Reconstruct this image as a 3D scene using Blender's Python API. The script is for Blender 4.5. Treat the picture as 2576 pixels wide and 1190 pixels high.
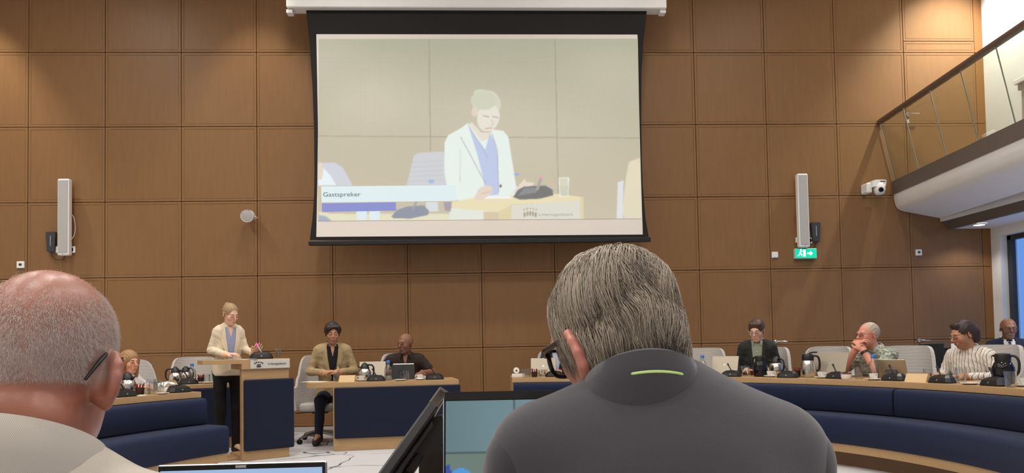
import bpy, bmesh, math, random
import numpy as np
from mathutils import Vector, Matrix, Euler
from mathutils.bvhtree import BVHTree
random.seed(7)
SC = bpy.context.scene
for o in list(bpy.data.objects):
    bpy.data.objects.remove(o)
COL = SC.collection

# ------------------------------------------------------------------ camera
FPX, YAW, PIT, ROL, CYP, CAMH = 1850.0, .04585, .03612, -.01783, 801.0, 1.14
_f = np.array([math.sin(YAW) * math.cos(PIT), math.cos(YAW) * math.cos(PIT), math.sin(PIT)])
_r = np.array([math.cos(YAW), -math.sin(YAW), 0.0])
_u = np.cross(_r, _f)
CR = math.cos(ROL) * _r + math.sin(ROL) * _u
CU = -math.sin(ROL) * _r + math.cos(ROL) * _u
cam = bpy.data.cameras.new('camera')
cam.sensor_width = 36.0
cam.lens = FPX / 2576 * 36
cam.shift_y = (CYP - 595) / 2576
cam.clip_start = .05
cam_o = bpy.data.objects.new('camera', cam)
COL.objects.link(cam_o)
M = Matrix(((CR[0], CU[0], -_f[0], 0), (CR[1], CU[1], -_f[1], 0), (CR[2], CU[2], -_f[2], CAMH), (0, 0, 0, 1)))
cam_o.matrix_world = M
SC.camera = cam_o

# ------------------------------------------------------------------ view, world, lights
SC.view_settings.view_transform = 'Standard'
SC.view_settings.look = 'None'
SC.view_settings.gamma = 1.0
SC.view_settings.exposure = 0.0
SC.view_settings.use_curve_mapping = False
SC.cycles.use_denoising = True
SC.cycles.max_bounces = 8
SC.cycles.diffuse_bounces = 4
SC.cycles.transmission_bounces = 8
SC.cycles.transparent_max_bounces = 8
SC.cycles.caustics_reflective = False
SC.cycles.caustics_refractive = False
SC.cycles.sample_clamp_indirect = 4.0
w = bpy.data.worlds.new('world')
SC.world = w
w.use_nodes = True
w.node_tree.nodes['Background'].inputs[0].default_value = (.20, .42, .95, 1)
w.node_tree.nodes['Background'].inputs[1].default_value = .95

CEIL = 7.0
def area(x, y, z, power, size, col=(1, .93, .84), spread=150, aim=None, shape='DISK', sy=None):
    l = bpy.data.lights.new('ceiling_lamp', 'AREA')
    l.energy = power; l.color = col; l.shape = shape; l.size = size
    if sy: l.size_y = sy
    l.spread = math.radians(spread)
    o = bpy.data.objects.new('ceiling_lamp', l)
    o.location = (x, y, z)
    if aim is not None:
        o.rotation_euler = (Vector(aim) - Vector((x, y, z))).to_track_quat('-Z', 'Y').to_euler()
    COL.objects.link(o)
    return o
def spot(x, y, z, power, cone, col=(1, .92, .80), blend=.6, aim=None, r=.05):
    l = bpy.data.lights.new('ceiling_spot', 'SPOT')
    l.energy = power; l.color = col; l.spot_size = math.radians(cone); l.spot_blend = blend
    l.shadow_soft_size = r
    o = bpy.data.objects.new('ceiling_spot', l)
    o.location = (x, y, z)
    if aim is not None:
        o.rotation_euler = (Vector(aim) - Vector((x, y, z))).to_track_quat('-Z', 'Y').to_euler()
    COL.objects.link(o)
    return o
# rows of ceiling downlights over the hall
for lx, fx in ((-5.4, 1.0), (-1.8, .96), (1.8, .80), (4.6, .60)):
    for ly in (-1.5, 1.6, 4.6, 7.4):
        area(lx, ly, CEIL - .06, 66 * fx, .5, col=(1, .955, .90))
# wall-washing spots close to the panelled wall
for lx, pw in ((-6.75, 480), (-3.0, 200), (2.95, 25)):
    spot(lx, 9.35, CEIL - .1, pw, 62, aim=(lx, 9.95, 0))
# under-balcony downlight, plus three unseen spots added to brighten the soffit by bounce
for ly, pw in ((9.77, 20), (7.4, 110), (5.0, 120), (2.6, 120)): spot(6.91, ly, 2.655, pw, 130, col=(1, .97, .95))
# gallery downlight close to the white side wall
spot(6.80, 9.42, CEIL - .1, 900, 96, col=(1, .99, .93), blend=.8, aim=(6.95, 9.45, 3.4))

# ------------------------------------------------------------------ pixel -> place helpers (2576 x 1190 frame)
def ray(x, y):
    return _f + CR * (x - 1288) / FPX - CU * (y - CYP) / FPX
def atz(x, y, z):
    d = ray(x, y); t = (z - CAMH) / d[2]
    return np.array([0, 0, CAMH]) + d * t
def atY(x, y, Y):
    d = ray(x, y)
    return np.array([0, 0, CAMH]) + d * (Y / d[1])
RC = (.35, 5.0)              # centre of the ring of desks
def ring(px, R, far=True, py=865):
    d = ray(px, py); dx, dy = d[0], d[1]
    a = dx * dx + dy * dy; b = -2 * (dx * RC[0] + dy * RC[1]); c = RC[0] ** 2 + RC[1] ** 2 - R * R
    q = math.sqrt(max(b * b - 4 * a * c, 0))
    t = (-b + (q if far else -q)) / (2 * a)
    return (dx * t, dy * t)

# ------------------------------------------------------------------ materials
def lin(c):
    c = c / 255.0
    return c / 12.92 if c <= .04045 else ((c + .055) / 1.055) ** 2.4
def S(r, g, b):
    return (lin(r), lin(g), lin(b), 1)
class NT:
    def __init__(s, name):
        s.m = bpy.data.materials.new(name); s.m.use_nodes = True
        s.t = s.m.node_tree; s.b = s.t.nodes['Principled BSDF']
    def n(s, kind, **kw):
        nd = s.t.nodes.new(kind)
        for k, v in kw.items():
            setattr(nd, k, v)
        return nd
    def l(s, a, b):
        s.t.links.new(a, b)
    def math(s, op, a, b=None, c=None):
        nd = s.n('ShaderNodeMath', operation=op)
        for i, v in enumerate((a, b, c)):
            if v is None: continue
            if isinstance(v, (int, float)): nd.inputs[i].default_value = v
            else: s.l(v, nd.inputs[i])
        return nd.outputs[0]
    def mix(s, fac, a, b, mode='MIX'):
        nd = s.n('ShaderNodeMix', data_type='RGBA', blend_type=mode)
        for i, v in ((0, fac), (6, a), (7, b)):
            if isinstance(v, (int, float)): nd.inputs[i].default_value = v
            elif isinstance(v, tuple): nd.inputs[i].default_value = v
            else: s.l(v, nd.inputs[i])
        return nd.outputs[2]
    def coord(s, which='Object', scale=None):
        tc = s.n('ShaderNodeTexCoord').outputs[which]
        if scale is not None:
            mp = s.n('ShaderNodeMapping'); mp.inputs['Scale'].default_value = scale
            s.l(tc, mp.inputs[0]); tc = mp.outputs[0]
        return tc
    def noise(s, vec, scale, detail=3, rough=.55, dist=0):
        nd = s.n('ShaderNodeTexNoise'); nd.inputs['Scale'].default_value = scale
        nd.inputs['Detail'].default_value = detail; nd.inputs['Roughness'].default_value = rough
        nd.inputs['Distortion'].default_value = dist
        s.l(vec, nd.inputs['Vector']); return nd.outputs[0]
    def bump(s, h, strength=.3, dist=.002):
        nd = s.n('ShaderNodeBump'); nd.inputs['Strength'].default_value = strength
        nd.inputs['Distance'].default_value = dist
        s.l(h, nd.inputs['Height']); s.l(nd.outputs[0], s.b.inputs['Normal'])
MATS = {}
def mat(name, col, rough=.5, metal=0, var=.08, scale=12, bump=0, bscale=200, stretch=(1, 1, 1), spec=.5, trans=0, ior=1.45, emit=None, es=0, sheen=0, coat=0, alpha=1):
    if name in MATS: return MATS[name]
    t = NT(name); b = t.b
    if var > 0:
        v = t.noise(t.coord('Object', stretch), scale)
        c2 = tuple(min(1, x * (1 - var)) for x in col[:3]) + (1,)
        c1 = tuple(min(1, x * (1 + var)) for x in col[:3]) + (1,)
        t.l(t.mix(v, c1, c2), b.inputs['Base Color'])
    else:
        b.inputs['Base Color'].default_value = col
    if bump:
        t.bump(t.noise(t.coord('Object', stretch), bscale, 2), bump)
    b.inputs['Roughness'].default_value = rough; b.inputs['Metallic'].default_value = metal
    b.inputs['Specular IOR Level'].default_value = spec
    b.inputs['Transmission Weight'].default_value = trans; b.inputs['IOR'].default_value = ior
    b.inputs['Sheen Weight'].default_value = sheen; b.inputs['Coat Weight'].default_value = coat
    b.inputs['Alpha'].default_value = alpha
    if emit: b.inputs['Emission Color'].default_value = emit; b.inputs['Emission Strength'].default_value = es
    MATS[name] = t.m
    return t.m
def colmat(name, rough=.6, bump=0, bscale=120, var=.05, sss=0, stretch=(1, 1, 1), emit=0, spec=.5, sheen=0):
    """base colour taken from the mesh's own colour attribute 'Col' (things' own colours)"""
    if name in MATS: return MATS[name]
    t = NT(name); b = t.b
    at = t.n('ShaderNodeAttribute', attribute_name='Col').outputs[0]
    v = t.noise(t.coord('Object', stretch), 35, 4)
    t.l(t.mix(1.0, at, t.mix(v, (1 + var, 1 + var, 1 + var, 1), (1 - var, 1 - var, 1 - var, 1)), 'MULTIPLY'), b.inputs['Base Color'])
    b.inputs['Roughness'].default_value = rough; b.inputs['Specular IOR Level'].default_value = spec
    b.inputs['Sheen Weight'].default_value = sheen
    if sss:
        b.inputs['Subsurface Weight'].default_value = sss; b.inputs['Subsurface Radius'].default_value = (1, .35, .2)
        b.inputs['Subsurface Scale'].default_value = .006
    if bump: t.bump(t.noise(t.coord('Object', stretch), bscale, 3), bump, .001)
    if emit:
        t.l(at, b.inputs['Emission Color']); b.inputs['Emission Strength'].default_value = emit
    MATS[name] = t.m
    return t.m

def panel_material():
    t = NT('perforated_oak_veneer'); b = t.b
    oc = t.coord('Object'); sep = t.n('ShaderNodeSeparateXYZ'); t.l(oc, sep.inputs[0])
    x, z = sep.outputs[0], sep.outputs[2]
    oi = t.n('ShaderNodeObjectInfo')
    off = t.n('ShaderNodeVectorMath', operation='ADD'); t.l(oc, off.inputs[0])
    cmb = t.n('ShaderNodeCombineXYZ'); t.l(t.math('MULTIPLY', oi.outputs['Random'], 37.0), cmb.inputs[0]); t.l(t.math('MULTIPLY', oi.outputs['Random'], 11.0), cmb.inputs[2])
    t.l(cmb.outputs[0], off.inputs[1])
    mp = t.n('ShaderNodeMapping'); mp.inputs['Scale'].default_value = (5, 1, .6); t.l(off.outputs[0], mp.inputs[0])
    g = t.noise(mp.outputs[0], 4, 5, .6)
    mp2 = t.n('ShaderNodeMapping'); mp2.inputs['Scale'].default_value = (60, 1, 3); t.l(off.outputs[0], mp2.inputs[0])
    g2 = t.noise(mp2.outputs[0], 5, 3)
    base = t.mix(g, S(146, 108, 70), S(127, 92, 57))
    base = t.mix(t.math('MULTIPLY', g2, .22), base, S(112, 80, 48))
    # perforation: rows of small holes over the inner field of each panel
    p = .0165
    sx = t.math('SINE', t.math('MULTIPLY', x, 2 * math.pi / p)); sz = t.math('SINE', t.math('MULTIPLY', z, 2 * math.pi / p))
    hole = t.math('GREATER_THAN', t.math('MULTIPLY', t.math('ADD', sx, 1.0), t.math('ADD', sz, 1.0)), 2.2)
    inx = t.math('LESS_THAN', t.math('ABSOLUTE', x), .462); inz = t.math('LESS_THAN', t.math('ABSOLUTE', z), .468)
    hm = t.math('MULTIPLY', t.math('MULTIPLY', hole, inx), inz)
    t.l(t.mix(t.math('MULTIPLY', hm, .22), base, S(64, 40, 20)), b.inputs['Base Color'])
    b.inputs['Roughness'].default_value = .42
    b.inputs['Specular IOR Level'].default_value = .35
    MATS['panel'] = t.m
    return t.m
def carpet_material():
    t = NT('carpet_with_drawn_lines'); b = t.b
    oc = t.coord('Object')
    base = t.mix(t.noise(oc, .55, 3), S(216, 215, 216), S(186, 184, 184))
    base = t.mix(t.math('MULTIPLY', t.noise(oc, 90, 2), .35), base, S(150, 146, 144))
    nz = t.n('ShaderNodeTexNoise'); nz.inputs['Scale'].default_value = .9; nz.inputs['Detail'].default_value = 2; t.l(oc, nz.inputs['Vector'])
    add = t.n('ShaderNodeVectorMath', operation='MULTIPLY_ADD'); t.l(nz.outputs['Color'], add.inputs[0]); add.inputs[1].default_value = (1.5, 1.5, 0); t.l(oc, add.inputs[2])
    vor = t.n('ShaderNodeTexVoronoi', feature='DISTANCE_TO_EDGE'); vor.inputs['Scale'].default_value = 1.35; t.l(add.outputs[0], vor.inputs['Vector'])
    line = t.math('LESS_THAN', vor.outputs['Distance'], .012)
    gate = t.math('GREATER_THAN', t.noise(oc, 1.1, 1), .44)
    t.l(t.mix(t.math('MULTIPLY', line, gate), base, S(62, 66, 74)), b.inputs['Base Color'])
    b.inputs['Roughness'].default_value = .95
    t.bump(t.noise(oc, 400, 2), .3)
    MATS['carpet'] = t.m
    return t.m
def wood_light():
    t = NT('pale_oak'); b = t.b
    oc = t.coord('Object', (1.2, 8, 14))
    g = t.noise(oc, 6, 5, .6, .6)
    g2 = t.noise(t.coord('Object', (3, 60, 90)), 4, 2)
    c = t.mix(g, S(203, 168, 122), S(170, 133, 90))
    t.l(t.mix(t.math('MULTIPLY', g2, .25), c, S(140, 104, 66)), b.inputs['Base Color'])
    b.inputs['Roughness'].default_value = .42
    MATS['oak'] = t.m
    return t.m
def stripe_material():
    t = NT('striped_cotton'); b = t.b
    oc = t.coord('Object'); sep = t.n('ShaderNodeSeparateXYZ'); t.l(oc, sep.inputs[0])
    nz = t.noise(oc, 5, 2)
    ang = t.n('ShaderNodeMath', operation='ARCTAN2'); t.l(sep.outputs[0], ang.inputs[0]); t.l(t.math('ADD', sep.outputs[1], .0), ang.inputs[1])
    v = t.math('ADD', t.math('MULTIPLY', sep.outputs[0], 34), t.math('MULTIPLY', nz, 3.2))
    fr = t.math('FRACT', v)
    st = t.math('LESS_THAN', fr, .17); st2 = t.math('LESS_THAN', t.math('FRACT', t.math('ADD', v, .62)), .07)
    c = t.mix(st, S(226, 219, 208), S(120, 104, 90)); c = t.mix(st2, c, S(176, 160, 142))
    t.l(c, b.inputs['Base Color']); b.inputs['Roughness'].default_value = .85
    t.bump(t.noise(oc, 14, 3), .5, .006)
    MATS['striped'] = t.m
    return t.m
def leaf_shirt_material():
    t = NT('leaf_print_cotton'); b = t.b
    oc = t.coord('Object')
    nz = t.noise(t.coord('Object', (1, 1, 2.4)), 17, 4, .6, 1.6)
    r = t.n('ShaderNodeValToRGB'); e = r.color_ramp.elements
    e[0].position = .40; e[0].color = S(96, 106, 92); e[1].position = .62; e[1].color = S(196, 196, 182)
    m1 = e.new(.50); m1.color = S(146, 152, 136)
    t.l(nz, r.inputs[0]); t.l(r.outputs[0], b.inputs['Base Color']); b.inputs['Roughness'].default_value = .85
    t.bump(t.noise(oc, 12, 3), .4, .006)
    MATS['leafy'] = t.m
    return t.m
def speckle_material(name, a, c, scale=60, thr=.62):
    t = NT(name); b = t.b
    n = t.noise(t.coord('Object'), scale, 3)
    t.l(t.mix(t.math('GREATER_THAN', n, thr), a, c), b.inputs['Base Color']); b.inputs['Roughness'].default_value = .9
    MATS[name] = t.m
    return t.m
def chair_fabric():
    t = NT('grey_quilted_fabric'); b = t.b
    oc = t.coord('Object'); sep = t.n('ShaderNodeSeparateXYZ'); t.l(oc, sep.inputs[0])
    wob = t.noise(oc, 4.5, 1)
    v = t.math('SINE', t.math('ADD', t.math('MULTIPLY', sep.outputs[2], 190), t.math('MULTIPLY', wob, 16)))
    groove = t.math('LESS_THAN', v, -.93)
    c = t.mix(t.noise(oc, 160, 2), S(196, 190, 184), S(172, 166, 160))
    t.l(t.mix(t.math('MULTIPLY', groove, .12), c, S(110, 106, 104)), b.inputs['Base Color'])
    t.bump(v, .12, .003)
    b.inputs['Roughness'].default_value = .95
    MATS['chair'] = t.m
    return t.m
panel_material(); carpet_material(); wood_light(); stripe_material(); leaf_shirt_material(); chair_fabric()
mat('white', S(240, 238, 235), .55, var=.03)
mat('plaster', S(236, 234, 230), .8, var=.03, scale=4)
mat('taupe', S(104, 94, 86), .5, var=.04)
mat('wood_edge', S(136, 92, 48), .45, var=.12, stretch=(1, 1, 8))
mat('joint', S(58, 38, 22), .8, var=.05)
mat('navy', S(16, 28, 58), .95, var=.22, scale=30, bump=.25, bscale=500, sheen=.06)
mat('navy_flat', S(17, 26, 48), .95, var=.2, scale=40, bump=.25, bscale=500, sheen=.05)
mat('black', S(26, 25, 26), .38, var=.1)
mat('black_gloss', S(16, 17, 19), .12, var=.05)
mat('black_fabric', S(30, 27, 26), .9, var=.05)
mat('dark_grey', S(56, 56, 58), .5, var=.06)
mat('steel', S(205, 200, 192), .22, 1, var=.03)
mat('chrome', S(225, 225, 225), .12, 1, var=0)
mat('alu', S(198, 198, 198), .35, 1, var=.03)
mat('laptop_lid', S(178, 168, 150), .38, .55, var=.03)
def thin_glass(name, tint, ref=.5, rough=.0):
    t = NT(name); nt = t.t; out = [n for n in nt.nodes if n.type == 'OUTPUT_MATERIAL'][0]
    tr = t.n('ShaderNodeBsdfTransparent'); tr.inputs[0].default_value = tint
    gl = t.n('ShaderNodeBsdfGlossy'); gl.inputs['Roughness'].default_value = rough
    fr = t.n('ShaderNodeLayerWeight'); fr.inputs[0].default_value = .5
    fac = t.math('ADD', t.math('MULTIPLY', t.math('POWER', fr.outputs['Facing'], 2.2), ref), .04)
    mx = t.n('ShaderNodeMixShader'); t.l(t.math('MINIMUM', fac, .9), mx.inputs[0]); t.l(tr.outputs[0], mx.inputs[1]); t.l(gl.outputs[0], mx.inputs[2])
    t.l(mx.outputs[0], out.inputs[0]); MATS[name] = t.m; return t.m
thin_glass('glass', (.95, .965, .965, 1), .95, .03); thin_glass('rail_glass', (.90, .93, .88, 1), .7); thin_glass('window_pane', (.9, .95, 1, 1), .4); thin_glass('lens_glass', (.97, .97, .97, 1), .6)
thin_glass('water', (.955, .965, .965, 1), .6); thin_glass('tea', (.45, .12, .05, 1), .6)
mat('porcelain', S(236, 232, 226), .2, var=.02, coat=.3)
mat('paper', S(238, 236, 230), .8, var=.02)
mat('cap_blue', S(56, 118, 196), .4, var=.03)
mat('red_stick', S(128, 40, 36), .5, var=.1)
mat('pink', S(255, 60, 130), .3, var=0, emit=S(255, 50, 130), es=1.6)
mat('cream_card', S(206, 176, 132), .6, var=.05)
mat('brown_cup', S(48, 30, 24), .5, var=.1)
mat('snack', S(196, 138, 76), .7, var=.25, scale=60)
mat('speaker_mesh', S(176, 174, 170), .7, var=.06, scale=300)
mat('cable_grey', S(190, 188, 184), .6, var=.03)
mat('rubber', S(20, 20, 20), .7, var=.05)
mat('screen_white', S(232, 226, 218), .8, var=.01)

# ------------------------------------------------------------------ mesh helpers
class MB:
    """collects shapes into one mesh"""
    def __init__(s): s.v = []; s.f = []; s.sm = []
    def add(s, vs, fs, smooth=False):
        n = len(s.v); s.v += [tuple(float(c) for c in p) for p in vs]
        s.f += [tuple(i + n for i in f) for f in fs]; s.sm += [smooth] * len(fs); return s
    def box(s, lo, hi, bev=0, R=None):
        lo = np.array(lo, float); hi = np.array(hi, float)
        if bev <= 0:
            vs = [(x, y, z) for z in (lo[2], hi[2]) for y in (lo[1], hi[1]) for x in (lo[0], hi[0])]
            fs = [(0, 2, 3, 1), (4, 5, 7, 6), (0, 1, 5, 4), (2, 6, 7, 3), (0, 4, 6, 2), (1, 3, 7, 5)]
        else:
            bev = min(bev, *((hi - lo) * .49))
            vs = []; idx = {}
            for iz, (z, sz) in enumerate(((lo[2], 1), (hi[2], -1))):
                for iy, (y, sy) in enumerate(((lo[1], 1), (hi[1], -1))):
                    for ix, (x, sx) in enumerate(((lo[0], 1), (hi[0], -1))):
                        idx[(ix, iy, iz)] = len(vs)
                        vs += [(x, y + sy * bev, z + sz * bev), (x + sx * bev, y, z + sz * bev), (x + sx * bev, y + sy * bev, z)]
            I = lambda a, b, c, k: idx[(a, b, c)] + k
            fs = [(I(0, 0, 0, 0), I(0, 0, 1, 0), I(0, 1, 1, 0), I(0, 1, 0, 0)), (I(1, 0, 0, 0), I(1, 1, 0, 0), I(1, 1, 1, 0), I(1, 0, 1, 0)),
                  (I(0, 0, 0, 1), I(1, 0, 0, 1), I(1, 0, 1, 1), I(0, 0, 1, 1)), (I(0, 1, 0, 1), I(0, 1, 1, 1), I(1, 1, 1, 1), I(1, 1, 0, 1)),
                  (I(0, 0, 0, 2), I(0, 1, 0, 2), I(1, 1, 0, 2), I(1, 0, 0, 2)), (I(0, 0, 1, 2), I(1, 0, 1, 2), I(1, 1, 1, 2), I(0, 1, 1, 2))]
            for b_ in (0, 1):
                for c_ in (0, 1):
                    fs.append((I(0, b_, c_, 1), I(0, b_, c_, 2), I(1, b_, c_, 2), I(1, b_, c_, 1)))
                    fs.append((I(b_, 0, c_, 0), I(b_, 0, c_, 2), I(b_, 1, c_, 2), I(b_, 1, c_, 0)))
                    fs.append((I(b_, c_, 0, 0), I(b_, c_, 0, 1), I(b_, c_, 1, 1), I(b_, c_, 1, 0)))
            for a_ in (0, 1):
                for b_ in (0, 1):
                    for c_ in (0, 1): fs.append((I(a_, b_, c_, 0), I(a_, b_, c_, 1), I(a_, b_, c_, 2)))
        if R is not None: vs = [tuple(R @ Vector(v)) for v in vs]
        return s.add(vs, fs)
    def lathe(s, prof, n=20, c=(0, 0, 0), cap0=True, cap1=True, smooth=True):
        vs = []; fs = []
        for r, z in prof:
            for i in range(n):
                a = 2 * math.pi * i / n; vs.append((c[0] + r * math.cos(a), c[1] + r * math.sin(a), c[2] + z))
        m = len(prof)
        for j in range(m - 1):
            for i in range(n):
                fs.append((j * n + i, j * n + (i + 1) % n, (j + 1) * n + (i + 1) % n, (j + 1) * n + i))
        if cap0: fs.append(tuple(range(n - 1, -1, -1)))
        if cap1: fs.append(tuple((m - 1) * n + i for i in range(n)))
        return s.add(vs, fs, smooth)
    def tube(s, pts, r, n=8, closed=False, smooth=True):
        P = [np.array(p, float) for p in pts]; m = len(P); rr = r if hasattr(r, '__len__') else [r] * m
        vs = []; fs = []; prev = None
        for i in range(m):
            a = P[(i - 1) % m] if (closed or i > 0) else P[i]; b = P[(i + 1) % m] if (closed or i < m - 1) else P[i]
            t = b - a; t /= (np.linalg.norm(t) + 1e-12)
            if prev is None:
                ref = np.array([0, 0, 1.]) if abs(t[2]) < .9 else np.array([1., 0, 0])
                u = np.cross(ref, t)
            else:
                u = prev - t * (prev @ t)
            u /= (np.linalg.norm(u) + 1e-12); prev = u; v = np.cross(t, u)
            for k in range(n):
                an = 2 * math.pi * k / n; vs.append(P[i] + rr[i] * (math.cos(an) * u + math.sin(an) * v))
        L = m if closed else m - 1
        for i in range(L):
            j = (i + 1) % m
            for k in range(n):
                fs.append((i * n + k, i * n + (k + 1) % n, j * n + (k + 1) % n, j * n + k))
        if not closed: fs.append(tuple(range(n - 1, -1, -1))); fs.append(tuple((m - 1) * n + k for k in range(n)))
        return s.add(vs, fs, smooth)
    def prism(s, poly, axis, t0, t1):
        """extrude a 2D polygon along x, y or z"""
        n = len(poly); vs = []
        for t in (t0, t1):
            for a, b in poly:
                vs.append({'x': (t, a, b), 'y': (a, t, b), 'z': (a, b, t)}[axis])
        fs = [tuple(range(n)), tuple(range(2 * n - 1, n - 1, -1))] + [(i, n + i, n + (i + 1) % n, (i + 1) % n) for i in range(n)]
        return s.add(vs, fs)
    def sweep(s, prof, a0, a1, n, c=RC, smooth=True):
        """sweep a closed (radius, z) profile along an arc of the ring"""
        m = len(prof); vs = []; fs = []
        for i in range(n + 1):
            a = a0 + (a1 - a0) * i / n
            for r, z in prof: vs.append((c[0] + r * math.cos(a), c[1] + r * math.sin(a), z))
        for i in range(n):
            for k in range(m):
                fs.append((i * m + k, i * m + (k + 1) % m, (i + 1) * m + (k + 1) % m, (i + 1) * m + k))
        fs.append(tuple(range(m - 1, -1, -1))); fs.append(tuple(n * m + k for k in range(m)))
        return s.add(vs, fs, smooth)
    def grid(s, P, thick=0, smooth=True):
        """P[nu][nv] points -> sheet, or a closed shell with thickness"""
        P = np.array(P, float); nu, nv = P.shape[:2]
        fs = [(i * nv + j, (i + 1) * nv + j, (i + 1) * nv + j + 1, i * nv + j + 1) for i in range(nu - 1) for j in range(nv - 1)]
        if not thick: return s.add(P.reshape(-1, 3), fs, smooth)
        du = np.gradient(P, axis=0); dv = np.gradient(P, axis=1); N = np.cross(du, dv)
        N /= (np.linalg.norm(N, axis=2, keepdims=True) + 1e-12)
        Q = P - N * thick; o = nu * nv
        vs = np.concatenate([P.reshape(-1, 3), Q.reshape(-1, 3)])
        fs += [tuple(o + i for i in reversed(f)) for f in fs[:]]
        b = [(i, 0) for i in range(nu)] + [(nu - 1, j) for j in range(1, nv)] + [(i, nv - 1) for i in range(nu - 2, -1, -1)] + [(0, j) for j in range(nv - 2, 0, -1)]
        b = [i * nv + j for i, j in b]
        for k in range(len(b)):
            a_, b_ = b[k], b[(k + 1) % len(b)]; fs.append((b_, a_, a_ + o, b_ + o))
        return s.add(vs, fs, smooth)
    def mesh(s, name):
        me = bpy.data.meshes.new(name); me.from_pydata(s.v, [], s.f)
        bm = bmesh.new(); bm.from_mesh(me); bmesh.ops.recalc_face_normals(bm, faces=bm.faces); bm.to_mesh(me); bm.free()
        if any(s.sm):
            me.polygons.foreach_set('use_smooth', s.sm)
            try: me.set_sharp_from_angle(angle=math.radians(50))
            except Exception: pass
        me.update(); return me
    def build(s, name, m, parent=None, loc=None, rot=None):
        return link(name, s.mesh(name), m, parent, loc, rot)
def link(name, me, m, parent=None, loc=None, rot=None):
    o = bpy.data.objects.new(name, me); COL.objects.link(o)
    if m is not None and len(me.materials) == 0: me.materials.append(MATS[m] if isinstance(m, str) else m)
    if parent is not None: o.parent = parent
    if loc is not None: o.location = tuple(float(c) for c in loc)
    if rot is not None: o.rotation_euler = rot
    return o
def curve(pts, n=5):
    P = [np.array(p, float) for p in pts]; P = [2 * P[0] - P[1]] + P + [2 * P[-1] - P[-2]]; out = []
    for i in range(1, len(P) - 2):
        for k in range(n):
            t = k / n; a, b, c, d = P[i - 1:i + 3]
            out.append(.5 * (2 * b + (c - a) * t + (2 * a - 5 * b + 4 * c - d) * t * t + (3 * b - a - 3 * c + d) * t ** 3))
    return out + [P[-2]]
def tag(o, label=None, cat=None, group=None, kind=None):
    if label: o['label'] = label
    if cat: o['category'] = cat
    if group: o['group'] = group
    if kind: o['kind'] = kind
    return o
def thing(name, label, cat, loc=(0, 0, 0), rz=0, group=None, scale=1):
    o = bpy.data.objects.new(name, None); COL.objects.link(o); o.empty_display_size = .05
    o.location = tuple(float(c) for c in loc); o.rotation_euler = (0, 0, math.radians(rz)); o.scale = (scale,) * 3
    return tag(o, label, cat, group)
def struct(o): return tag(o, kind='structure')
KIDS = {}
def copy_tree(o, parent=None):
    c = o.copy(); COL.objects.link(c)
    if parent is not None: c.parent = parent; c.matrix_parent_inverse = Matrix()
    for ch in KIDS.get(o.name, []): copy_tree(ch, c)
    return c
def index_kids():
    KIDS.clear()
    for o in bpy.data.objects:
        if o.parent: KIDS.setdefault(o.parent.name, []).append(o)
def text_mesh(s, size, align='LEFT', extrude=.0008, shear=0):
    cu = bpy.data.curves.new('lettering', 'FONT'); cu.body = s; cu.size = size; cu.align_x = align; cu.extrude = extrude; cu.shear = shear
    cu.resolution_u = 3
    o = bpy.data.objects.new('lettering', cu); COL.objects.link(o)
    dg = bpy.context.evaluated_depsgraph_get(); me = bpy.data.meshes.new_from_object(o.evaluated_get(dg))
    bpy.data.objects.remove(o); bpy.data.curves.remove(cu)
    me.materials.clear()
    return me

# ------------------------------------------------------------------ the room
D, PW, PH, PX0, PZ1 = 10.213, 1.0241, 1.037, -6.089, 1.112
XL, XR, YB = -8.4, 7.385, -5.2
wb = struct(MB().box((XL, D + .03, 0), (XR + .2, D + .25, CEIL)).build('wall_back', 'joint'))
cols = [PX0 + i * PW for i in range(-3, 14)]
cols[-1] = float(atY(2474, 671, D)[0])
rows = [.075] + [PZ1 + i * PH for i in range(0, 7)]
g = .0035
pm = {}
def panel_mesh(wx, wz):
    k = (round(wx, 3), round(wz, 3))
    if k in pm: return pm[k]
    hx, hz = wx / 2, wz / 2; mb = MB()
    # raised border, fine groove, inner field
    def ringf(a, ya, b, yb):
        vs = [(-a[0], ya, -a[1]), (a[0], ya, -a[1]), (a[0], ya, a[1]), (-a[0], ya, a[1]), (-b[0], yb, -b[1]), (b[0], yb, -b[1]), (b[0], yb, b[1]), (-b[0], yb, b[1])]
        mb.add(vs, [(i, (i + 1) % 4, 4 + (i + 1) % 4, 4 + i) for i in range(4)])
    lv = [((hx, hz), .028), ((hx, hz), .004), ((hx - .004, hz - .004), 0), ((hx - .03, hz - .03), 0), ((hx - .034, hz - .034), .005), ((hx - .038, hz - .038), .0015)]
    for (a, ya), (b, yb) in zip(lv, lv[1:]): ringf(a, ya, b, yb)
    a = (hx - .038, hz - .038); mb.add([(-a[0], .0015, -a[1]), (a[0], .0015, -a[1]), (a[0], .0015, a[1]), (-a[0], .0015, a[1])], [(0, 1, 2, 3)])
    pm[k] = mb.mesh('wall_panel'); return pm[k]
for i in range(len(cols) - 1):
    for j in range(len(rows) - 1):
        if cols[i + 1] < -7.6: continue
        x0, x1, z0, z1 = cols[i] + g, cols[i + 1] - g, rows[j] + g, rows[j + 1] - g
        if i in (13, 15) and j in (0, 1): continue      # door leaves stand here
        if i == 15 and j in (3, 4, 5): continue         # balcony door
        link('wall_panel', panel_mesh(x1 - x0, z1 - z0), 'panel', wb, ((x0 + x1) / 2, D, (z0 + z1) / 2))
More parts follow.
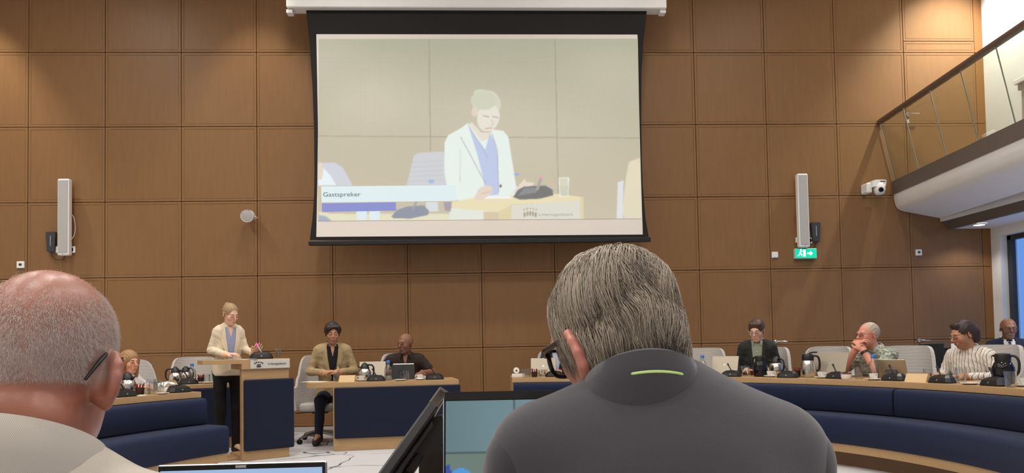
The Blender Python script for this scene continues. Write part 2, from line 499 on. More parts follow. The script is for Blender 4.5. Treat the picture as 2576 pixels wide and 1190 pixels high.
# narrow closing strips at the right corner
for j in range(len(rows) - 1):
    MB().box((cols[-1] + g, D, rows[j] + g), (XR + .02, D + .028, rows[j + 1] - g), .002).build('closing_strip', 'wood_edge', wb)
def lever(parent, x, z, s=1):
    h = MB().lathe([(.026, 0), (.026, .008), (.02, .012)], 16)
    h.v = [(x + a, D - .004 - c, z + b) for a, b, c in h.v]
    h.tube([(x, D - .01, z), (x, D - .05, z), (x + s * .03, D - .058, z), (x + s * .14, D - .055, z - .003)], [.009, .009, .0095, .008], 8)
    return h.build('door_handle', 'chrome', parent)
def door(n, i, j0, j1, hx, hz, top=None, s=1):
    d = bpy.data.objects.new('door_%d' % n, None); COL.objects.link(d); tag(d, kind='structure')
    for j in range(j0, j1):
        x0, x1, z0, z1 = cols[i] + g, cols[i + 1] - g, rows[j] + g, (rows[j + 1] - g if not (top and j == j1 - 1) else top)
        link('door_panel', panel_mesh(x1 - x0, z1 - z0), 'panel', d, ((x0 + x1) / 2, D - .001, (z0 + z1) / 2))
    lever(d, hx, hz, s)
    return d
h1 = atY(1948, 859, D); door(1, 13, 0, 2, h1[0] + .02, h1[2])
h2 = atY(2308, 856, D); door(2, 15, 0, 2, h2[0] + .02, h2[2])
h3 = atY(2283, 288, D); d3 = door(3, 15, 3, 5, h3[0], h3[2], s=1)
MB().box((h3[0] - .02, D - .008, h3[2] - .13), (h3[0] + .02, D, h3[2] - .07), .004).build('lock_plate', 'chrome', d3)
zt = atY(2360, 104, D)[2]
x0, x1 = cols[15] + g, cols[16] - g
link('door_panel', panel_mesh(x1 - x0, zt - rows[5] - 2 * g), 'panel', d3, ((x0 + x1) / 2, D - .001, (zt + rows[5]) / 2))
link('wall_panel', panel_mesh(x1 - x0, rows[6] - zt - 2 * g), 'panel', wb, ((x0 + x1) / 2, D, (rows[6] + zt) / 2))
struct(MB().box((XL, D - .012, 0), (XR, D + .03, .07), .003).build('baseboard_back', mat('skirting', S(176, 170, 164), .6, var=.04)))
struct(MB().box((XL - .2, YB - .2, -.2), (XR + .2, D + .2, 0)).build('floor', 'carpet'))
struct(MB().box((XL - .2, YB - .2, CEIL), (XR + .2, D + .2, CEIL + .2)).build('ceiling', 'white'))
struct(MB().box((XL - .2, YB - .2, 0), (XL, D + .2, CEIL)).build('wall_left', 'plaster'))
struct(MB().box((XL, YB - .2, 0), (XR, YB, CEIL)).build('wall_rear', 'plaster'))
# right wall with the long ground-floor window band
WY1, WY0, WZ0, WZ1 = 10.03, -2.0, .55, 2.56
wr = MB()
wr.box((XR, WY1, 0), (XR + .25, D + .25, CEIL)).box((XR, YB - .2, 0), (XR + .25, WY0, CEIL))
wr.box((XR, WY0, 0), (XR + .25, WY1, WZ0)).box((XR, WY0, WZ1), (XR + .25, WY1, CEIL))
struct(wr.build('wall_right', 'plaster'))
win = bpy.data.objects.new('window_1', None); COL.objects.link(win); tag(win, kind='structure')
fr = MB()
for y in np.linspace(WY1, WY0, 6):
    yy = min(max(y, WY0 + .04), WY1 - .04)
    MB().box((XR + .10, yy - .04, WZ0), (XR + .17, yy + .04, WZ1), .004).build('mullion', 'dark_grey', win)
for z in (WZ0, WZ1 - .07):
    MB().box((XR + .10, WY0, z), (XR + .17, WY1, z + .07), .004).build('window_rail', 'dark_grey', win)
ys = np.linspace(WY1, WY0, 6)
for a_, b_ in zip(ys, ys[1:]):
    MB().box((XR + .13, b_ + .045, WZ0 + .07), (XR + .136, a_ - .045, WZ1 - .07)).build('pane', 'window_pane', win)
pl = area(XR + .24, (WY0 + WY1) / 2, (WZ0 + WZ1) / 2, 1, WY1 - WY0, shape='RECTANGLE', sy=WZ1 - WZ0, aim=(0, (WY0 + WY1) / 2, (WZ0 + WZ1) / 2))
pl.data.cycles.is_portal = True

# ------------------------------------------------------------------ balcony
def bx(y, off=0.0):      # front edge of the balcony, nearly square to the panelled wall
    return 5.957 + off - (D - y) * .098
Y0, Y1 = -5.0, D - .01
bal = thing('balcony', 'white balcony with taupe edge band and leaning glass rail at the right', 'balcony', (6.4, 6, 2.7))
def bal_build(mb, name, m, parent=None):
    mb.v = [(x - 6.4, y - 6, z - 2.7) for x, y, z in mb.v]
    return mb.build(name, m, parent or bal)
def run(prof, ya, yb, n=1, slope=True):
    mb = MB(); m = len(prof); vs = []; fs = []
    for i in range(n + 1):
        y = ya + (yb - ya) * i / n
        for x, z in prof: vs.append((bx(y, x) if slope else x, y, z))
    for i in range(n):
        for k in range(m): fs.append((i * m + k, i * m + (k + 1) % m, (i + 1) * m + (k + 1) % m, (i + 1) * m + k))
    fs.append(tuple(range(m - 1, -1, -1))); fs.append(tuple(n * m + k for k in range(m)))
    mb.add(vs, fs, True); return mb
bal_build(run([(0, 3.195), (.05, 3.195), (.05, 3.385), (0, 3.385)], Y0, Y1), 'edge_band', 'taupe')
und = [(.012, 3.195)] + [(.10 + .09 * math.cos(math.radians(a)), 3.03 + .075 * math.sin(math.radians(a))) for a in range(180, 271, 10)]
und = [(.012, 3.195), (.018, 3.12), (.035, 3.04), (.06, 2.995), (.10, 2.968), (.16, 2.95), (.69, 2.846), (.69, 3.195)]
bal_build(run(und, Y0, Y1), 'soffit_shell', 'white')
bal_build(run([(.05, 3.2), (.75, 3.2), (.75, 3.36), (.05, 3.36)], Y0, Y1), 'floor_slab', 'dark_grey')
MBm = MB().box((6.65, Y0, 2.69), (6.83, Y1, 2.845)); MBm.v = [(x + (.0 if z > 2.8 else (.12 if x < 6.7 else 0)), y, z) for x, y, z in MBm.v]
bal_build(MBm, 'dark_beam', 'taupe')
bal_build(MB().box((6.80, Y0, 2.692), (XR, Y1, 2.76)), 'lower_ceiling', 'white')
bal_build(MB().box((6.64, Y0, 2.8), (XR, Y1, 3.36)), 'deck', 'white')
# rail: glass panes that lean out over the hall, thin joints, handrail
rail_y = [D - .02]
for p in ((2270, 268), (2337, 223), (2416, 171), (2507, 111)):
    # foot points of joints along the handrail, found at rail height
    q = atz(p[0], p[1], 4.24); rail_y.append(float(q[1]))
while rail_y[-1] > -4: rail_y.append(rail_y[-1] - 1.05)
for a_, b_ in zip(rail_y, rail_y[1:]):
    mb = MB(); vs = []
    for y in (a_ - .006, b_ + .006):
        for ox, z in ((.025, 3.3), (.037, 3.3), (-.148, 4.22), (-.160, 4.22)): vs.append((bx(y, ox), y, z))
    mb.add(vs, [(0, 1, 2, 3), (7, 6, 5, 4), (0, 4, 5, 1), (1, 5, 6, 2), (2, 6, 7, 3), (3, 7, 4, 0)])
    bal_build(mb, 'glass_pane', 'rail_glass')
for y in rail_y[:-1]:
    mb = MB().tube([(bx(y, .03), y, 3.38), (bx(y, -.155), y, 4.22)], .007, 6)
    bal_build(mb, 'joint_strip', 'alu')
mb = run([(-.19, 4.215), (-.115, 4.215), (-.11, 4.245), (-.125, 4.275), (-.18, 4.275), (-.195, 4.245)], Y0, D - .01)
bal_build(mb, 'handrail', mat('handrail_wood', S(92, 72, 58), .4, var=.1))
# recessed lamp in the low ceiling
lp = atz(2463, 563, 2.692)
dl = thing('recessed_downlight', 'round lit downlight set in the low ceiling under the balcony', 'lamp', (lp[0], lp[1], 2.66))
MB().lathe([(.07, .012), (.085, .012), (.09, .024), (.09, .03)], 24, cap0=False, cap1=False).build('trim_ring', 'white', dl)
MB().lathe([(.001, .016), (.07, .016), (.07, .03)], 24).build('lens', mat('lamp_lens', (1, 1, 1, 1), .4, var=0, emit=(1, .97, .93, 1), es=7), dl)
# cupboard shelf on the gallery wall
_d = ray(2549, 214); _p = np.array([0, 0, CAMH]) + _d * (7.27 / _d[0])
sh = thing('wall_cabinet', 'white wall cabinet on the white gallery wall behind the glass rail', 'cabinet', (7.385, _p[1], _p[2] - .06))
MB().box((-.11, -1.6, .055), (0, 0, .12), .006).build('top_board', 'white', sh)
MB().box((-.08, -1.6, -.03), (0, -.03, .055), .004).build('body', 'cable_grey', sh)

# ------------------------------------------------------------------ projection screen
SY = 9.7
def projpx(P):
    P = np.asarray(P, float) - np.array([0, 0, CAMH]); d = P @ _f
    return 1288 + FPX * (P @ CR) / d, CYP - FPX * (P @ CU) / d
scr = thing('projection_screen', 'large white projection screen with black border showing the guest speaker', 'screen', (.07, SY, 2.5))
O = np.array([.07, SY, 2.5])
def spt(px, py, dy=0): return atY(px, py, SY + dy) - O
def sbuild(mb, name, m, parent=None): return mb.build(name, m, parent or scr)
hs = MB().box(spt(724, 25) + [0, -.09, 0], spt(1673, 25) + [0, .12, .4], .01)
sbuild(hs, 'casing', 'white')
for px_ in (728, 1664):
    q = spt(px_, 31); sbuild(MB().box(q + [-.03, -.05, -.03], q + [.05, .06, .02], .006), 'casing_end_cap', 'white')
# black fabric with the inward-curving sides of a tensioned screen
Lk = [(770, 24), (778, 100), (786, 215), (790, 330), (791, 430), (790, 490), (786, 550), (779, 606)]
Rk = [(1627, 27), (1619, 100), (1614, 177), (1613, 300), (1614.5, 400), (1617, 470), (1624, 550), (1633, 602)]
def interp(K, y): return np.interp(y, [k[1] for k in K], [k[0] for k in K])
rowsP = []
for yy in np.linspace(26, 604, 40):
    rowsP.append([spt(interp(Lk, yy), yy), spt(interp(Rk, yy), yy)])
sbuild(MB().grid(np.array(rowsP), .004), 'black_fabric', 'black_fabric')
bl = spt(777, 605); br = spt(1636, 599)
zz = (bl[2] + br[2]) / 2
sbuild(MB().box((bl[0], -.03, zz - .06), (br[0], .03, zz), .008), 'bottom_batten', 'black')
Wl = [(795.7, 86), (798, 200), (800, 322), (798.5, 450), (795.7, 596)]
Wr = [(1603.7, 87), (1606, 200), (1609, 323), (1612.5, 450), (1617, 590)]
rowsW = []
for t in np.linspace(0, 1, 24):
    yl = 86 + t * 510; yr = 87 + t * 503
    rowsW.append([spt(interp(Wl, yl), yl, -.006), spt(interp(Wr, yr), yr, -.006)])
sbuild(MB().grid(np.array(rowsW), .002), 'white_surface', 'screen_white')
# the projected picture: a grid of coloured points on the fabric
NX, NY = 880, 500      # painted at double density, then averaged down
gx = np.linspace(0, 1, NX); gy = np.linspace(0, 1, NY)
TL, TR, BL_, BR_ = (spt(801, 98, -.012), spt(1605, 97, -.012), spt(799, 556, -.012), spt(1613, 550, -.012))
U, V = np.meshgrid(gx, gy)
PP = (TL * ((1 - U) * (1 - V))[..., None] + TR * (U * (1 - V))[..., None] + BL_ * ((1 - U) * V)[..., None] + BR_ * (U * V)[..., None])
ipx, ipy = projpx(PP.reshape(-1, 3) + O)
cx = ((ipx - 700) * 1.859).reshape(NY, NX); cyy = (ipy * 1.859).reshape(NY, NX)
img = np.zeros((NY, NX, 3))
def sC(c): return np.array([lin(v) for v in c])
def inpoly(poly):
    ins = np.zeros(cx.shape, bool); n = len(poly)
    for i in range(n):
        x1, y1 = poly[i]; x2, y2 = poly[(i + 1) % n]
        if y1 == y2: continue
        c_ = ((y1 > cyy) != (y2 > cyy)) & (cx < (x2 - x1) * (cyy - y1) / (y2 - y1) + x1); ins ^= c_
    return ins
def paint(poly, col, a=1.0):
    m = inpoly(poly); img[m] = img[m] * (1 - a) + sC(col) * a
def oval(x, y, rx, ry, col, a=1.0, rot=0):
    c_, s_ = math.cos(rot), math.sin(rot); dx, dy = cx - x, cyy - y
    m = ((dx * c_ + dy * s_) / rx) ** 2 + ((dy * c_ - dx * s_) / ry) ** 2 < 1; img[m] = img[m] * (1 - a) + sC(col) * a
def stroke(pts, wd, col, a=1.0):
    for (x1, y1), (x2, y2) in zip(pts, pts[1:]):
        t = np.clip(((cx - x1) * (x2 - x1) + (cyy - y1) * (y2 - y1)) / ((x2 - x1) ** 2 + (y2 - y1) ** 2 + 1e-9), 0, 1)
        m = (cx - x1 - t * (x2 - x1)) ** 2 + (cyy - y1 - t * (y2 - y1)) ** 2 < wd * wd; img[m] = img[m] * (1 - a) + sC(col) * a
tv = np.clip((cyy - 180) / 850, 0, 1)[..., None]
img[:] = sC((178, 178, 156)) * (1 - tv) + sC((204, 194, 172)) * tv
for bx_, by_, rr_, k_ in ((430, 470, 250, .5), (950, 560, 300, .35), (1560, 330, 200, .25), (220, 250, 160, .3), (1300, 640, 300, .25)):
    wgt = np.exp(-(((cx - bx_) / rr_) ** 2 + ((cyy - by_) / (rr_ * .7)) ** 2))[..., None] * k_
    img[:] = img * (1 - wgt) + sC((218, 210, 192)) * wgt
dots = ((np.sin(cx * 2 * np.pi / 9.6) > .2) & (np.sin(cyy * 2 * np.pi / 9.6) > .2) & (cyy < 1020))
dk = .10 * np.clip(1.4 - tv[..., 0] * 1.2, .2, 1)
img *= np.where(dots, 1 - dk, 1.0)[..., None]
for ln in ([(705, 180), (712, 705)], [(1294, 180), (1312, 1020)], [(186, 636), (1690, 646)]): stroke(ln, 2.4, (150, 146, 126), .6)
paint([(205, 762), (262, 760), (300, 782), (348, 868), (205, 868)], (206, 210, 220))
paint([(188, 775), (215, 790), (245, 822), (272, 868), (188, 868)], (228, 240, 246))
oval(196, 800, 14, 42, (226, 214, 200))
paint([(600, 868), (634, 728), (655, 716), (770, 708), (800, 720), (800, 868)], (206, 209, 214))
for q_ in range(5): stroke([(625 - 5 * q_, 760 + q_ * 22), (775, 752 + q_ * 22)], 1.5, (188, 190, 198), .6)
paint([(1640, 757), (1692, 738), (1700, 1024), (1615, 1024), (1612, 960), (1626, 830)], (226, 218, 192))
paint([(1588, 852), (1614, 844), (1612, 1024), (1582, 1024)], (222, 226, 228))
# speaker
oval(948, 436, 34, 18, (214, 216, 196)); oval(975, 488, 66, 66, (212, 214, 196)); oval(982, 550, 52, 66, (230, 226, 214), rot=.25)
oval(960, 470, 60, 44, (208, 210, 190)); oval(918, 524, 14, 22, (224, 210, 196))
paint([(905, 570), (950, 620), (1000, 618), (985, 690), (930, 660), (888, 585)], (228, 222, 208))
paint([(887, 575), (850, 602), (795, 632), (778, 665), (776, 800), (788, 870), (800, 920), (838, 938), (918, 935), (1000, 918), (1100, 930), (1128, 890), (1112, 870), (1098, 780), (1076, 640), (1052, 612), (1000, 606), (985, 650), (950, 660)], (230, 240, 236))
paint([(888, 585), (930, 650), (968, 700), (990, 622), (1012, 660), (1028, 730), (1030, 910), (968, 916), (962, 848), (930, 720)], (190, 202, 232))
stroke([(852, 640), (880, 690), (968, 856)], 1.8, (150, 152, 148), .8); stroke([(1000, 625), (1024, 700), (1032, 900)], 1.8, (160, 162, 168), .7)
stroke([(850, 700), (850, 850)], 2, (196, 202, 194), .7); stroke([(890, 588), (960, 700), (980, 740)], 2, (168, 172, 196), .7)
for e_ in ((972, 541), (1016, 545)): stroke([(e_[0] - 13, e_[1]), (e_[0] + 12, e_[1] + 5)], 2.2, (150, 138, 128), .8)
stroke([(998, 560), (1006, 582), (994, 586)], 1.8, (200, 180, 165), .8); stroke([(968, 602), (1000, 598)], 3, (206, 160, 150), .8)
oval(1040, 870, 5, 8, (110, 84, 70))
# lectern top, plaque, hands, unit, glass
paint([(800, 946), (960, 918), (1310, 907), (1425, 922), (1425, 938), (1090, 958), (1030, 992), (815, 975)], (232, 222, 184))
paint([(800, 972), (1030, 992), (1030, 1030), (800, 1030)], (226, 232, 222)); paint([(960, 990), (1030, 992), (1030, 1030), (960, 1030)], (214, 200, 172))
paint([(1030, 990), (1090, 960), (1090, 1030), (1030, 1030)], (222, 210, 170)); paint([(1090, 960), (1428, 936), (1428, 1028), (1090, 1030)], (220, 220, 208))
paint([(1410, 922), (1428, 920), (1428, 1030), (1412, 1030)], (222, 212, 176))
for k_ in range(5): oval(1152 + k_ * 13, 1004 - 6 * math.sin(k_ * .8), 5, 12, (168, 160, 140)); oval(1150 + k_ * 14, 980 - 5 * math.sin(k_ * .8), 3, 5, (170, 164, 140))
paint([(930, 918), (960, 930), (1095, 928), (1080, 916)], (238, 244, 244))
paint([(916, 926), (938, 882), (970, 866), (1000, 872), (1002, 902), (960, 932), (930, 936)], (228, 212, 200)); stroke([(950, 905), (996, 896)], 1.5, (190, 160, 148), .7)
paint([(1096, 902), (1128, 862), (1152, 836), (1160, 850), (1198, 856), (1182, 878), (1130, 904)], (230, 216, 204))
paint([(1098, 922), (1120, 888), (1150, 872), (1250, 868), (1284, 888), (1286, 914), (1222, 930), (1130, 934)], (122, 122, 122)); paint([(1120, 915), (1150, 880), (1210, 876), (1208, 900)], (142, 144, 148))
stroke([(1212, 884), (1228, 834)], 6, (172, 168, 166)); oval(1229, 832, 6, 6, (240, 150, 190))
paint([(1312, 832), (1358, 832), (1355, 918), (1318, 918)], (214, 212, 190)); stroke([(1312, 832), (1318, 918), (1355, 918), (1358, 832), (1312, 832)], 2, (240, 244, 240)); paint([(1316, 870), (1357, 870), (1355, 916), (1319, 916)], (206, 206, 190))
oval(1115, 815, 12, 7, (150, 180, 220)); oval(716, 848, 14, 10, (160, 190, 224))
# desk with unit behind the caption
paint([(190, 990), (250, 1000), (800, 1000), (800, 1034), (190, 1036)], (226, 224, 196)); paint([(690, 945), (745, 945), (750, 990), (690, 990)], (214, 222, 226)); paint([(772, 944), (812, 944), (806, 990), (780, 985)], (170, 160, 168))
paint([(528, 1012), (556, 982), (600, 966), (680, 960), (706, 986), (700, 1006), (620, 1022), (540, 1022)], (146, 152, 166)); stroke([(628, 985), (645, 945)], 4, (160, 160, 170))
for q_ in (390, 450): paint([(q_ - 26, 988), (q_ + 26, 988), (q_ + 22, 1030), (q_ - 20, 1030)], (220, 236, 244))
paint([(188, 1005), (225, 1012), (250, 1034), (188, 1036)], (170, 178, 194))
img2 = img.reshape(NY // 2, 2, NX // 2, 2, 3).mean((1, 3)); PP = PP.reshape(NY // 2, 2, NX // 2, 2, 3).mean((1, 3)); NX, NY = NX // 2, NY // 2
k_ = np.pad(img2, ((1, 1), (1, 1), (0, 0)), mode='edge'); img2 = .6 * img2 + .1 * (k_[2:, 1:-1] + k_[:-2, 1:-1] + k_[1:-1, 2:] + k_[1:-1, :-2])
me = bpy.data.meshes.new('projected_picture')
fl = [(j * NX + i, j * NX + i + 1, (j + 1) * NX + i + 1, (j + 1) * NX + i) for j in range(NY - 1) for i in range(NX - 1)]
me.from_pydata([tuple(p) for p in PP.reshape(-1, 3)], [], [tuple(reversed(f)) for f in fl])
ca = me.attributes.new('Col', 'FLOAT_COLOR', 'POINT')
ca.data.foreach_set('color', np.concatenate([img2.reshape(-1, 3), np.ones((NX * NY, 1))], 1).astype(np.float32).ravel())
def picture_mat(name, strength, base=.25):
    t = NT(name); at = t.n('ShaderNodeAttribute', attribute_name='Col').outputs[0]
    t.l(t.mix(1.0, at, (base, base, base, 1), 'MULTIPLY'), t.b.inputs['Base Color']); t.l(at, t.b.inputs['Emission Color'])
    t.b.inputs['Emission Strength'].default_value = strength; t.b.inputs['Roughness'].default_value = .9
    MATS[name] = t.m; return t.m
picture_mat('projected', .74, .30)
pic = link('projected_picture', me, 'projected', scr)
def flat_on_screen(poly, name, m, dy):
    mb = MB(); vs = [spt(700 + x / 1.859, y / 1.859, dy) for x, y in poly]; mb.add(vs, [tuple(range(len(vs)))])
    return mb.build(name, m, scr)
cap = flat_on_screen([(200, 872), (828, 866), (829, 940), (203, 947)], 'caption_box', mat('caption_white', S(120, 130, 130), .9, var=0, emit=S(226, 242, 246), es=.74), -.014)
flat_on_screen([(204, 951), (550, 946), (551, 985), (205, 991)], 'caption_bar', mat('caption_blue', S(80, 84, 120), .9, var=0, emit=S(136, 142, 206), es=.78), -.014)
def put_text(s, px, py, hpx, m, parent, Y, dy, name='lettering', wpx=None, O_=O):
    h = hpx / FPX * Y
    me_ = text_mesh(s, h * 1.42)
    q = atY(px, py, Y + dy) - O_
    o = link(name, me_, m, parent, q, (math.radians(90), 0, 0))
    if wpx:
        wx = max(v.co.x for v in me_.vertices) - min(v.co.x for v in me_.vertices); o.scale = (wpx / FPX * Y / wx, 1, 1)
    return o
mat('letter_grey', S(70, 74, 84), .9, var=0, emit=S(110, 116, 128), es=.55)
mat('letter_soft', S(120, 120, 112), .9, var=0, emit=S(176, 172, 158), es=.6)
put_text('Gastspreker', 812, 494.5, 11, 'letter_grey', scr, SY, -.018, wpx=93)
put_text("'s-Hertogenbosch", 1353, 543, 7, 'letter_soft', scr, SY, -.018, wpx=88)

# ------------------------------------------------------------------ things on the panelled wall
def column_speaker(px, y0, y1, label, side):
    a = atY(px, y0, D - .1); b = atY(px, y1, D - .1); h = a[2] - b[2]
    t = thing('column_loudspeaker', label, 'loudspeaker', (b[0], D - .12, b[2]))
    MB().box((-.075, -.02, 0), (.075, .07, h), .012).build('cabinet', 'white', t)
    MB().box((-.062, -.026, .03), (.062, -.018, h - .02), .004).build('front_grille', 'speaker_mesh', t)
    MB().box((-.012, .07, h * .5 - .03), (.012, .12, h * .5 + .03)).build('wall_bracket', 'white', t)
    MB().box((-.02, .07, h * .12), (.02, .12, h * .12 + .05)).build('wall_bracket', 'white', t)
    bb = MB().lathe([(.004, 0), (.004, .004)], 10); bb.v = [(x, -.026 - z, .014 + y) for x, y, z in bb.v]; bb.build('badge', 'black', t)
    if side: MB().tube(curve([(.075, .03, h * .55), (.105, .05, h * .5), (.12, .06, h * .38), (.11, .05, h * .27), (.078, .03, h * .2)]), .005, 6).build('cable', 'cable_grey', t)
    return t
column_speaker(162, 451, 643, 'tall slim white column loudspeaker beside black box, left of the screen', True)
column_speaker(2022, 438, 622, 'tall slim white column loudspeaker above the green exit sign', False)
def radio_box(px0, px1, y0, y1, label):
    a = atY(px0, y0, D - .04); b = atY(px1, y1, D - .04); w_ = b[0] - a[0]; h = a[2] - b[2]
    t = thing('wall_receiver', label, 'receiver', ((a[0] + b[0]) / 2, D - .06, b[2]))
    MB().prism([(-w_ * .38, 0), (w_ * .38, 0), (w_ * .5, h * .9), (w_ * .46, h), (-w_ * .46, h), (-w_ * .5, h * .9)], 'y', 0, .06).build('housing', 'dark_grey', t)
    MB().box((-.006, -.004, h * .28), (.006, .001, h * .8), .002).build('light_strip', mat('strip_grey', S(150, 150, 152), .4), t)
    s = 1 if px0 < 1000 else -1
    MB().tube(curve([(0, .02, 0), (.01 * s, .03, -.06), (.06 * s, .03, -.11), (.14 * s, .04, -.1), (.16 * s, .05, -.06)]), .004, 6).build('cable', 'rubber', t)
radio_box(117, 141, 584, 633, 'black wedge-shaped wall receiver left of the column loudspeaker')
radio_box(2040, 2064, 560, 607, 'black wedge-shaped wall receiver right of the column loudspeaker by the exit sign')
def wall_plate(px, py, w_, h, label, kind, cat, dx=0):
    q = atY(px, py, D - .02)
    t = thing('socket' if kind == 'socket' else 'sensor', label, cat, (q[0], D, q[2] - h / 2))
    MB().box((-w_ / 2, -.022, 0), (w_ / 2, 0, h), .005).build('cover_plate', 'white', t)
    if kind == 'sensor':
        MB().box((-w_ * .2, -.026, h * .35), (w_ * .2, -.02, h * .7), .003).build('button', 'dark_grey', t)
    elif kind == 'plain':
        MB().box((-w_ * .42, -.025, h * .08), (w_ * .42, -.02, h * .92), .003).build('switch_face', 'white', t)
    else:
        s_ = MB().lathe([(.03, 0), (.03, -.004), (.012, -.006)], 14, cap0=False); s_.v = [(x, -.02 + z, h / 2 + y) for x, y, z in s_.v]; s_.build('socket_face', 'black', t)
wall_plate(51, 666, .1, .092, 'small white square wall button plate at the far left', 'sensor', 'wall button')
wall_plate(1950, 641, .09, .085, 'plain white square switch plate left of the green exit sign', 'plain', 'switch')
wall_plate(2312, 635, .09, .088, 'small white square button plate on the wall near the right corner', 'sensor', 'wall button')
wall_plate(179, 628, .10, .09, 'white power socket peeking out right of the left column loudspeaker', 'socket', 'socket')
wall_plate(148, 628, .09, .09, 'white socket plate between black receiver and left column loudspeaker', 'plain', 'socket')
wall_plate(2010, 604, .09, .08, 'white socket plate peeking out left of the right column loudspeaker', 'plain', 'socket')
wall_plate(2037, 605, .08, .08, 'white power socket between right column loudspeaker and black receiver', 'socket', 'socket')
# projector loudspeaker (round)
q = atY(621, 543, D - .28)
t = thing('round_loudspeaker', 'round white can loudspeaker pointing out from the wall', 'loudspeaker', (q[0], q[1], q[2]))
R_ = Matrix.Rotation(math.radians(96), 3, 'X') @ Matrix.Identity(3)
def rotmb(mb, R): mb.v = [tuple(R @ Vector(v)) for v in mb.v]; return mb
Rz = Euler((math.radians(98), 0, math.radians(8))).to_matrix()
rotmb(MB().lathe([(.078, .0), (.083, .01), (.083, -.17), (.07, -.19)][::-1], 28), Rz).build('can', 'white', t)
rotmb(MB().lathe([(.074, .001), (.074, .005), (.068, .007)], 28), Rz).build('front_grille', 'speaker_mesh', t)
MB().tube([(-.09, .06, 0), (-.09, .16, 0), (0, .2, .0), (.09, .16, 0), (.09, .06, 0)], .009, 6).tube([(0, .2, 0), (0, .278, 0)], .02, 8).build('bracket', 'white', t)
for s in (-1, 1):
    MB().tube([(s * .083, .06, 0), (s * .103, .06, 0)], .012, 8).build('knob', 'chrome', t)
# exit sign
a = atY(2000, 627, D - .05); b = atY(2053, 649, D - .05)
t = thing('exit_sign', 'lit green emergency exit sign with running figure and arrow', 'exit sign', ((a[0] + b[0]) / 2, D - .05, b[2]))
w_, h = b[0] - a[0], a[2] - b[2]
MB().box((-w_ / 2 - .008, -.012, -.008), (w_ / 2 + .008, .05, h + .008), .006).build('case', mat('sign_case', S(190, 205, 200), .5), t)
MB().box((-w_ / 2, -.02, 0), (w_ / 2, -.011, h), .002).build('green_face', mat('sign_green', S(0, 150, 120), .4, var=0, emit=S(0, 190, 150), es=1.1), t)
pg = mat('sign_white', (1, 1, 1, 1), .4, var=0, emit=(.85, 1, 1, 1), es=2.2)
def picto(polys, name):
    mb = MB()
    for p in polys: mb.prism([(x * h - w_ / 2, z * h) for x, z in p], 'y', -.0225, -.0195)
    return mb.build(name, pg, t)
picto([[(.42, .62), (.50, .80), (.62, .86), (.74, .78), (.72, .70), (.60, .74), (.56, .56), (.70, .46), (.70, .20), (.62, .20), (.60, .40), (.46, .46), (.36, .24), (.22, .20), (.20, .28), (.32, .32), (.42, .5)],
       [(.58 + .07 * math.cos(k), .94 + .06 * math.sin(k)) for k in np.linspace(0, 5.7, 8)]], 'running_figure')
picto([[(.85, .15), (1.1, .15), (1.1, .9), (.85, .9)]], 'doorway_symbol')
picto([[(1.3, .42), (1.62, .42), (1.62, .25), (1.92, .5), (1.62, .75), (1.62, .58), (1.3, .58)]], 'arrow')
# pan-tilt camera
q = atY(2205, 490, D - .16)
t = thing('dome_camera', 'white pan-tilt camera on a wall arm under the balcony corner', 'camera', (q[0], D - .16, q[2]))
MB().box((-.14, -.01, .03), (-.06, .16, .17), .012).build('wall_bracket', 'white', t)
MB().prism([(-.08, .10), (.0, .115), (.11, .115), (.125, .19), (.1, .205), (-.02, .205), (-.08, .19)], 'y', -.05, .09).build('base', 'white', t)
hd = MB().lathe([(.001, -.075), (.04, -.072), (.066, -.05), (.078, 0), (.072, .05), (.05, .09)], 20); hd.v = [(x + .04, y - .01, z + .07) for x, y, z in hd.v]; hd.build('head', 'white', t)
ln = MB().lathe([(.034, 0), (.034, -.012), (.026, -.014)], 18); ln.v = [(x + .02, -.08 + z, .055 + y) for x, y, z in ln.v]; ln.build('lens', 'black_gloss', t)
MB().box((.03, -.053, .175), (.11, -.048, .185)).build('slot', 'black', t)

